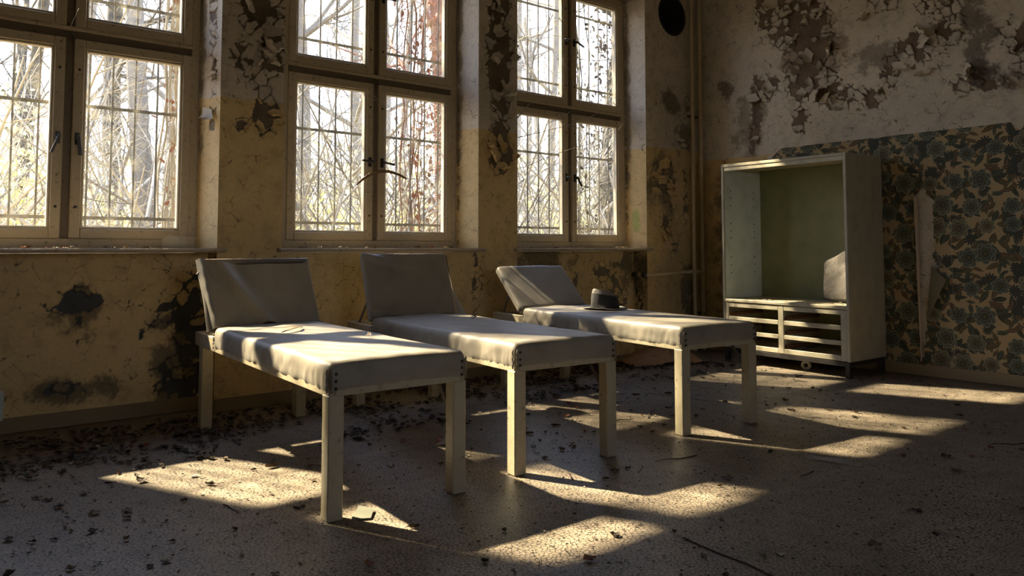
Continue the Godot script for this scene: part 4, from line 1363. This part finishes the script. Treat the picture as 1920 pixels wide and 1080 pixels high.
func build_debris() -> void:
	var r := RandomNumberGenerator.new()
	r.seed = 91
	var leaves := []
	for k in 8:
		leaves.append(leaf_mesh(r, r.randf_range(0.035, 0.075), r.randf_range(0.025, 0.05), r.randf_range(0.25, 0.75)))
	var chips := []
	for k in 6:
		chips.append(leaf_mesh(r, r.randf_range(0.015, 0.04), r.randf_range(0.015, 0.035), r.randf_range(0.1, 0.35)))
	for m in ["leaf dark", "leaf brown", "leaf rust", "chip pale", "chip brown"]:
		M[m].cull_mode = BaseMaterial3D.CULL_DISABLED
	var spread := func() -> Vector2:
		while true:
			var x := r.randf_range(0.1, 6.1)
			var d := r.randf_range(1.0, 4.7)
			var near := smoothstep(2.0, 4.6, d)
			if r.randf() < 0.24 + 0.8 * near * (1.0 if x < 4.6 else 0.55) and not under_couch(x, d) and not (x > 5.65 and d > 2.9):
				return Vector2(x, d)
		return Vector2.ZERO
	for k in 255:
		var p: Vector2 = spread.call()
		var o := inst("dry_leaf", leaves[r.randi() % 8], M[["leaf dark", "leaf dark", "leaf brown", "leaf brown", "leaf rust"][r.randi() % 5]])
		o.transform = Transform3D(Basis(Vector3.UP, r.randf() * TAU) * Basis.from_scale(Vector3.ONE * r.randf_range(0.45, 1.1)), D(p.x, 0.001, p.y))
		var where := spot_words(p)
		var tone: String = {"leaf dark": "dark", "leaf brown": "brown", "leaf rust": "rust red"}[o.material_override.resource_name]
		tag(o, "small %s curled leaf lying on the floor %s" % [tone, where], "leaf", "%s leaves %s" % [tone, where])
	for k in 190:
		var p: Vector2 = spread.call()
		var o := inst("paint_chip", chips[r.randi() % 6], M[["chip pale", "chip brown", "chip brown", "leaf dark"][r.randi() % 4]])
		o.transform = Transform3D(Basis(Vector3.UP, r.randf() * TAU) * Basis.from_scale(Vector3.ONE * r.randf_range(0.5, 1.3)), D(p.x, 0.001, p.y))
		var where := spot_words(p)
		var tone: String = {"leaf dark": "blackened", "chip brown": "brown", "chip pale": "pale"}[o.material_override.resource_name]
		tag(o, "small %s flake of fallen paint on the floor %s" % [tone, where], "paint chip", "%s paint flakes %s" % [tone, where])
	for k in 26:
		var p: Vector2 = spread.call()
		var mb := MB.new()
		var a := r.randf() * TAU
		var l := r.randf_range(0.08, 0.26)
		var bend := r.randf_range(-0.3, 0.3)
		var pts := []
		for i in 6:
			var t := i / 5.0
			pts.append(Vector3(cos(a + bend * t) * l * t, 0.004 + 0.006 * sin(t * 5.0 + a) * sin(PI * t), sin(a + bend * t) * l * t))
		mb.tube(pts, [0.003, 0.003, 0.0028, 0.0025, 0.002, 0.0012], 5)
		var o := part("twig", mb, M["twig bark"])
		o.position = D(p.x, 0.0, p.y)
		tag(o, "thin dry twig lying on the floor " + spot_words(p), "twig", "dry twigs " + spot_words(p))
	# clumps of trodden leaf mould along the window wall and under the couches
	var mm := MultiMesh.new()
	mm.transform_format = MultiMesh.TRANSFORM_3D
	mm.mesh = leaves[2]
	mm.instance_count = 2600
	var clump := noise(93, 1.6, FastNoiseLite.TYPE_SIMPLEX_SMOOTH, 3)
	for k in 2600:
		var x := 0.0
		var d := 0.0
		for tries in 40:
			x = r.randf_range(-0.8, 5.6)
			d = r.randf_range(2.6, 4.74)
			if clump.get_noise_2d(x, d) + 1.1 * smoothstep(2.9, 4.7, d) > 0.62 + r.randf() * 0.45:
				break
		mm.set_instance_transform(k, Transform3D(Basis(Vector3.UP, r.randf() * TAU) * Basis(Vector3.RIGHT, r.randf_range(-0.5, 0.5)) * Basis.from_scale(Vector3.ONE * r.randf_range(0.15, 1.0)), D(x, r.randf_range(0.0, 0.012), d)))
	var mi := MultiMeshInstance3D.new()
	mi.multimesh = mm
	mi.material_override = M["leaf dark"]
	mi.name = "leaf_litter"
	add_child(mi)
	tag(mi, "dark crumbled leaf litter along the window wall and under the couches", "leaf litter", "", "stuff")
	# crumbs of paint and dirt too small to count, all over the floor
	for q in [["floor_crumbs", "chip brown", 1500, "brown crumbs of plaster and dirt strewn over the whole floor"], ["paint_crumbs", "chip pale", 500, "pale crumbs of paint strewn over the whole floor"], ["dark_crumbs", "leaf dark", 1500, "dark crumbs of leaf mould strewn over the whole floor"]]:
		var places := []
		for k in q[2]:
			var x := r.randf_range(-0.6, 6.2)
			var d := r.randf_range(0.9, 4.7)
			if clump.get_noise_2d(x * 1.3 + 5.0, d * 1.3) + 0.45 * smoothstep(1.0, 4.5, d) < -0.05:
				x = r.randf_range(-0.6, 6.2)
			places.append(Transform3D(Basis(Vector3.UP, r.randf() * TAU) * Basis.from_scale(Vector3(1.0, 1.4, 1.0) * r.randf_range(0.12, 0.4)), D(x, 0.001, d)))
		tag(scatter(q[0], null, chips[2], M[q[1]], places), q[3], "crumbs", "", "stuff")
	# leaves and flakes on the sills and on the cabinet shelf
	for k in 3:
		for i in 26:
			var x: float = CENTRES[k] + r.randf_range(-0.7, 0.74)
			var o := inst("dry_leaf" if i % 2 else "paint_chip", (leaves if i % 2 else chips)[r.randi() % 6], M[["leaf rust", "leaf brown", "chip pale", "chip brown"][r.randi() % 4]])
			o.transform = Transform3D(Basis(Vector3.UP, r.randf() * TAU) * Basis.from_scale(Vector3.ONE * r.randf_range(0.45, 0.95)), D(x, 1.0, r.randf_range(4.76, 4.95)))
			var sill: String = ["leftmost window's sill", "middle window's sill", "sill of the window nearest the cabinet"][k]
			tag(o, ("small dry leaf lying on the " if i % 2 else "small fallen paint flake lying on the ") + sill, "leaf" if i % 2 else "paint chip", ("leaves on the " if i % 2 else "flakes on the ") + sill)
	for i in 22:
		var d := 4.02 - 1.0 * r.randf()
		var o := inst("paint_chip", chips[r.randi() % 6], M[["chip pale", "chip pale", "chip brown"][r.randi() % 3]])
		o.transform = Transform3D(Basis(Vector3.UP, r.randf() * TAU) * Basis.from_scale(Vector3.ONE * r.randf_range(0.5, 1.1)), D(r.randf_range(5.78, 5.98), 0.553, d))
		tag(o, ("pale" if (o.material_override as StandardMaterial3D).resource_name == "chip pale" else "brown") + " fallen paint flake lying on the shelf of the open cabinet", "paint chip", "flakes on the cabinet shelf")
	for i in 28:
		var o := inst("paint_chip", chips[r.randi() % 6], M[["chip pale", "chip brown", "chip brown"][r.randi() % 3]])
		o.transform = Transform3D(Basis(Vector3.UP, r.randf() * TAU) * Basis.from_scale(Vector3.ONE * r.randf_range(0.5, 1.4)), D(r.randf_range(5.5, 6.2), 0.001, r.randf_range(3.02, 4.3)))
		tag(o, "fallen paint flake lying on the floor under the cabinet", "paint chip", "flakes under the cabinet")

# ---------------------------------------------------------------- the wood outside
func grow(mb: MB, r: RandomNumberGenerator, p: Vector3, dir: Vector3, l: float, rad: float, depth: int) -> void:
	var pts := []
	var radii := []
	var n := 5
	var q := p
	var dd := dir
	for k in n + 1:
		pts.append(q)
		radii.append(rad * (1.0 - 0.72 * k / n))
		dd = (dd + Vector3(r.randf_range(-0.2, 0.2), r.randf_range(-0.1, 0.16), r.randf_range(-0.2, 0.2))).normalized()
		q += dd * l / n
	mb.tube(pts, radii, 6 if depth > 1 else 4, false)
	if depth == 0:
		return
	for k in ([0, 3, 4, 5][depth]):
		var at := r.randi_range(1, n)
		var side := dir.cross(Vector3(r.randf_range(-1, 1), r.randf_range(-1, 1), r.randf_range(-1, 1))).normalized()
		grow(mb, r, pts[at], (dir * 0.55 + side * 0.8 + Vector3(0, 0.15, 0)).normalized(), l * r.randf_range(0.42, 0.68), radii[at] * 0.62, depth - 1)

func make_tree(label: String, at: Vector3, h: float, rad: float, lean: Vector2, bark: String, s: int, group := "") -> Node3D:
	var r := RandomNumberGenerator.new()
	r.seed = s
	var t := thing("bare_tree", label, "tree", at, 0.0, group)
	var tr := MB.new()
	var pts := []
	var radii := []
	for k in 13:
		var a := k / 12.0
		pts.append(Vector3(lean.x * a + 0.08 * sin(a * 7.0 + s), h * a - 0.5 * (1.0 - a), lean.y * a + 0.08 * cos(a * 5.0 + s)))
		radii.append(rad * (1.12 - 0.75 * a) * (1.0 + 0.25 * pow(1.0 - a, 8)))
	tr.tube(pts, radii, 12)
	part("trunk", tr, M[bark], t)
	var br := MB.new()
	for k in 7:
		var i := r.randi_range(5, 12)
		var a := r.randf() * TAU
		grow(br, r, pts[i], Vector3(cos(a), r.randf_range(0.25, 0.9), sin(a)).normalized(), h * r.randf_range(0.18, 0.34), radii[i] * 0.5, 3)
	part("branches", br, M[bark], t).set_meta("kind", "stuff")
	return t

func scatter(called: String, parent: Node, mesh: Mesh, m: Material, places: Array) -> MultiMeshInstance3D:
	var mm := MultiMesh.new()
	mm.transform_format = MultiMesh.TRANSFORM_3D
	mm.mesh = mesh
	mm.instance_count = places.size()
	for k in places.size():
		mm.set_instance_transform(k, places[k])
	var mi := MultiMeshInstance3D.new()
	mi.multimesh = mm
	mi.material_override = m
	mi.name = called if parent else numbered(called)
	(parent if parent else self).add_child(mi, true)
	mi.set_meta("kind", "stuff")
	return mi

func any_turn(r: RandomNumberGenerator, s: float) -> Basis:
	return Basis.from_euler(Vector3(r.randf() * TAU, r.randf() * TAU, r.randf() * TAU)) * Basis.from_scale(Vector3.ONE * s)

func build_outside() -> void:
	var r := RandomNumberGenerator.new()
	r.seed = 17
	var gr := MB.new()
	gr.grid(40, 30, func(i: int, j: int):
		var x := -40.0 + 2.5 * i
		var z := -70.0 + 3.2 * j
		if z > -5.6:
			z = lerpf(-5.6, 14.0, (z + 5.6) / 32.0)
		return [Vector3(x, -0.55 + 0.2 * nz.wide.get_noise_2d(x * 0.2, z * 0.2), z)], true)
	tag(part("ground", gr, M["forest floor"]), "leaf covered ground of the wood outside", "ground", "", "structure")
	# trees that stand near the windows
	make_tree("slim pale grey tree outside the right half of the leftmost window", D(2.16, -0.5, 9.0), 9.0, 0.125, Vector2(-0.3, 0.2), "bark", 1)
	make_tree("dark tree standing behind the pale one outside the leftmost window", D(2.6, -0.5, 12.4), 10.0, 0.15, Vector2(-0.2, -0.3), "bark dark", 2)
	make_tree("slim tree outside the left half of the leftmost window", D(1.12, -0.5, 10.4), 8.5, 0.085, Vector2(0.2, -0.2), "bark dark", 3)
	make_tree("slender tree outside the leftmost window, between its two halves", D(1.95, -0.5, 13.5), 9.0, 0.09, Vector2(0.1, 0.2), "bark", 4)
	make_tree("grey tree outside the left half of the middle window", D(4.5, -0.5, 10.3), 9.5, 0.11, Vector2(-0.3, 0.0), "bark", 5)
	make_tree("tree seen between the bars at the centre of the middle window", D(7.1, -0.5, 13.6), 10.0, 0.13, Vector2(-0.2, 0.3), "bark", 7)
	var vine := make_tree("reddish tree hung with dead vines at the right of the middle window", D(5.3, -0.5, 8.1), 9.0, 0.14, Vector2(0.15, 0.0), "bark red", 6)
	var ivy := make_tree("leaning ivy clad tree outside the window nearest the cabinet", D(7.75, -0.5, 7.5), 8.5, 0.2, Vector2(0.5, 0.3), "bark dark", 8)
	make_tree("slim tree outside the left half of the window nearest the cabinet", D(9.3, -0.5, 10.2), 9.0, 0.09, Vector2(-0.4, 0.2), "bark", 9)
	make_tree("tree at the far left outside, mostly hidden by the window wall", D(-1.0, -0.5, 9.2), 9.5, 0.12, Vector2(0.3, -0.2), "bark", 11)
	make_tree("forked tree outside the left edge of the leftmost window", D(0.45, -0.5, 9.9), 9.5, 0.1, Vector2(0.3, 0.1), "bark", 12)
	make_tree("grey tree outside, half hidden by the pier between the leftmost and middle windows", D(3.0, -0.5, 9.2), 9.5, 0.12, Vector2(-0.3, 0.1), "bark", 13)
	# the wood behind them
	var proto := []
	for k in 3:
		proto.append(make_tree("bare tree among many in the wood beyond the windows", D(3.0 + 5.0 * k, -0.5, 19.0 + 2.0 * k), 11.0, 0.17, Vector2(0.4 - 0.3 * k, 0.2), ["bark", "bark dark", "bark"][k], 20 + k, "bare trees in the wood beyond the windows"))
	for k in 13:
		var c: Node3D = proto[k % 3].duplicate()
		c.name = numbered("bare_tree")
		add_child(c)
		var d := r.randf_range(15.0, 32.0)
		c.position = D(d * r.randf_range(0.02, 1.35), -0.5, d)
		c.rotation.y = r.randf() * TAU
		c.scale = Vector3.ONE * r.randf_range(0.75, 1.2)
	# leafy bushes catching the sun
	var lf := MB.new()
	lf.grid(2, 3, func(i: int, j: int):
		var a := i - 1.0
		var t := j / 3.0
		return [Vector3(a * 0.32 * sin(PI * clampf(t, 0.06, 0.97)), 0.12 * absf(a) + 0.1 * t * t, t)])
	var leaf := lf.mesh()
	var tw := []
	for k in 3:
		var mb := MB.new()
		var rr := RandomNumberGenerator.new()
		rr.seed = 50 + k
		grow(mb, rr, Vector3.ZERO, Vector3.UP, 1.0, 0.008, 2)
		tw.append(mb.mesh())
	for q in [[-1.0, 9.2, 0], [0.45, 9.9, 1], [3.0, 9.2, 2], [1.12, 10.4, 0]]:
		var places := []
		for k in 75:
			var a := r.randf() * TAU
			var rr := 1.7 * sqrt(r.randf())
			places.append(Transform3D(Basis.from_euler(Vector3(r.randf_range(-1.2, 1.2), r.randf() * TAU, r.randf_range(-1.2, 1.2))) * Basis.from_scale(Vector3.ONE * r.randf_range(0.8, 1.7)), D(q[0] + rr * cos(a), r.randf_range(3.8, 8.2), q[1] + rr * sin(a))))
		tag(scatter("twig_crown", null, tw[q[2]], M["bark"], places), ["fine bare twigs in the crown of the far left tree outside", "fine bare twigs in the crown of the forked tree outside the leftmost window", "fine bare twigs in the tree crown behind the pier between leftmost and middle window", "fine bare twigs in the crown of the slim dark tree outside the leftmost window"][[-1.0, 0.45, 3.0, 1.12].find(q[0])], "twigs", "", "stuff")
	var bushes := [
		[0.75, 9.4, 0.8, 1.6, 0, "glowing yellow bush outside the left half of the leftmost window"], [1.75, 10.6, 0.8, 1.35, 1, "yellow green bush low outside the right half of the leftmost window"], [2.5, 11.4, 0.6, 1.0, 2, "small olive bush beside the pale tree outside the leftmost window"],
		[4.9, 10.2, 0.85, 1.45, 0, "broad glowing yellow bush outside the left half of the middle window"], [6.15, 9.8, 0.75, 1.35, 0, "glowing yellow bush outside the right half of the middle window"], [4.2, 9.2, 0.5, 0.9, 1, "small yellow green bush at the lower left of the middle window"],
		[8.3, 9.0, 0.75, 1.3, 1, "yellow green bush outside the left half of the window nearest the cabinet"], [10.2, 9.8, 0.9, 1.5, 2, "olive bush outside the right half of the window nearest the cabinet"]]
	for b in bushes:
		var t := thing("bush", b[5], "bush", D(b[0], -0.5, b[1]))
		var places := []
		for k in 2300:
			var v := Vector3(r.randfn(), r.randfn() * 0.9, r.randfn()) * 0.5
			if v.length() > 1.25:
				continue
			places.append(Transform3D(any_turn(r, r.randf_range(0.045, 0.085)), Vector3(v.x * b[2], b[3] + 0.15 + v.y * b[3] * 0.85, v.z * b[2])))
		scatter("foliage", t, leaf, M["spring leaf %d" % b[4]], places)
		var stems := []
		for k in 26:
			stems.append(Transform3D(Basis.from_euler(Vector3(r.randf_range(-0.5, 0.5), r.randf() * TAU, r.randf_range(-0.5, 0.5))) * Basis.from_scale(Vector3.ONE * b[3] * r.randf_range(1.1, 1.9)), Vector3(r.randf_range(-0.25, 0.25), 0, r.randf_range(-0.25, 0.25))))
		scatter("stems", t, tw[1], M["twig pale"], stems)
	# thicket of bare twigs, brighter than the trees
	for k in 3:
		var places := []
		for i in 330:
			var d := r.randf_range(6.3, 12.5)
			var x := d * r.randf_range(0.03, 1.25)
			places.append(Transform3D(Basis.from_euler(Vector3(r.randf_range(-0.9, 0.9), r.randf() * TAU, r.randf_range(-0.9, 0.9))) * Basis.from_scale(Vector3.ONE * r.randf_range(0.9, 2.2)), D(x, r.randf_range(-0.5, 1.7), d)))
		var th := scatter("twig_thicket", null, tw[k], M[["twig pale", "bark", "twig pale"][k]], places)
		tag(th, ["pale thicket of bare twigs outside the windows", "brown thicket of bare twigs outside the windows", "straw coloured thicket of bare twigs outside the windows"][k], "thicket")
	var far := []
	for i in 5200:
		var d := r.randf_range(13.0, 19.0)
		far.append(Transform3D(any_turn(r, r.randf_range(0.1, 0.22)), D(d * r.randf_range(0.0, 1.35), -0.3 + 3.6 * pow(r.randf(), 1.4), d)))
	tag(scatter("undergrowth", null, leaf, M["spring leaf 1"], far), "yellow green undergrowth filling the wood beyond the bushes", "undergrowth")
	# dead creepers hanging close outside the right edge of the windows
	for q in [[2.735, "red brown dead creeper hanging outside the right edge of the middle window", "bark red", "leaf rust", 0.46, 0.16], [4.705, "dark dead creeper hanging outside the right edge of the window nearest the cabinet", "bark dark", "leaf dark", 0.42, 0.2], [0.745, "thin dead creeper hanging outside the right edge of the leftmost window", "twig pale", "leaf rust", 0.57, 0.08]]:
		var t := thing("creeper", q[1], "creeper", D(q[0], -0.5, 5.42))
		var mb := MB.new()
		for k in 15:
			var x0: float = q[4] + 0.12 + q[5] * r.randfn() * 0.55
			var ph := r.randf() * TAU
			var pts := []
			var radii := []
			for i in 17:
				var y := 4.6 * i / 16.0
				pts.append(Vector3(x0 + 0.035 * sin(y * 2.3 + ph) + 0.02 * sin(y * 7.0 + ph * 2.0), y, 0.04 * cos(y * 3.1 + ph)))
				radii.append(0.0045 + 0.003 * sin(ph))
			mb.tube(pts, radii, 4, false)
		part("stems", mb, M[q[2]], t).set_meta("kind", "stuff")
		var places := []
		for i in 230:
			var y := r.randf_range(0.6, 4.6)
			places.append(Transform3D(any_turn(r, r.randf_range(0.025, 0.06)), Vector3(q[4] + 0.13 + q[5] * r.randfn() * (0.45 + 0.18 * maxf(0.0, y - 2.5)), y, r.randf_range(-0.08, 0.08))))
		scatter("leaves", t, leaf, M[q[3]], places)
	# dead vine and ivy leaves on two trunks
	for q in [[vine, "leaf rust", 900, 0.2, 0.15], [ivy, "leaf dark", 1500, 0.34, 0.5]]:
		var places := []
		for i in q[2]:
			var a := r.randf() * TAU
			var y := r.randf_range(0.2, 6.5)
			var rr: float = q[3] * sqrt(r.randf_range(0.2, 1.0))
			places.append(Transform3D(any_turn(r, r.randf_range(0.05, 0.1)), Vector3(rr * cos(a) + q[4] * y / 9.0, y, rr * sin(a))))
		scatter("ivy", q[0], leaf, M[q[1]], places)
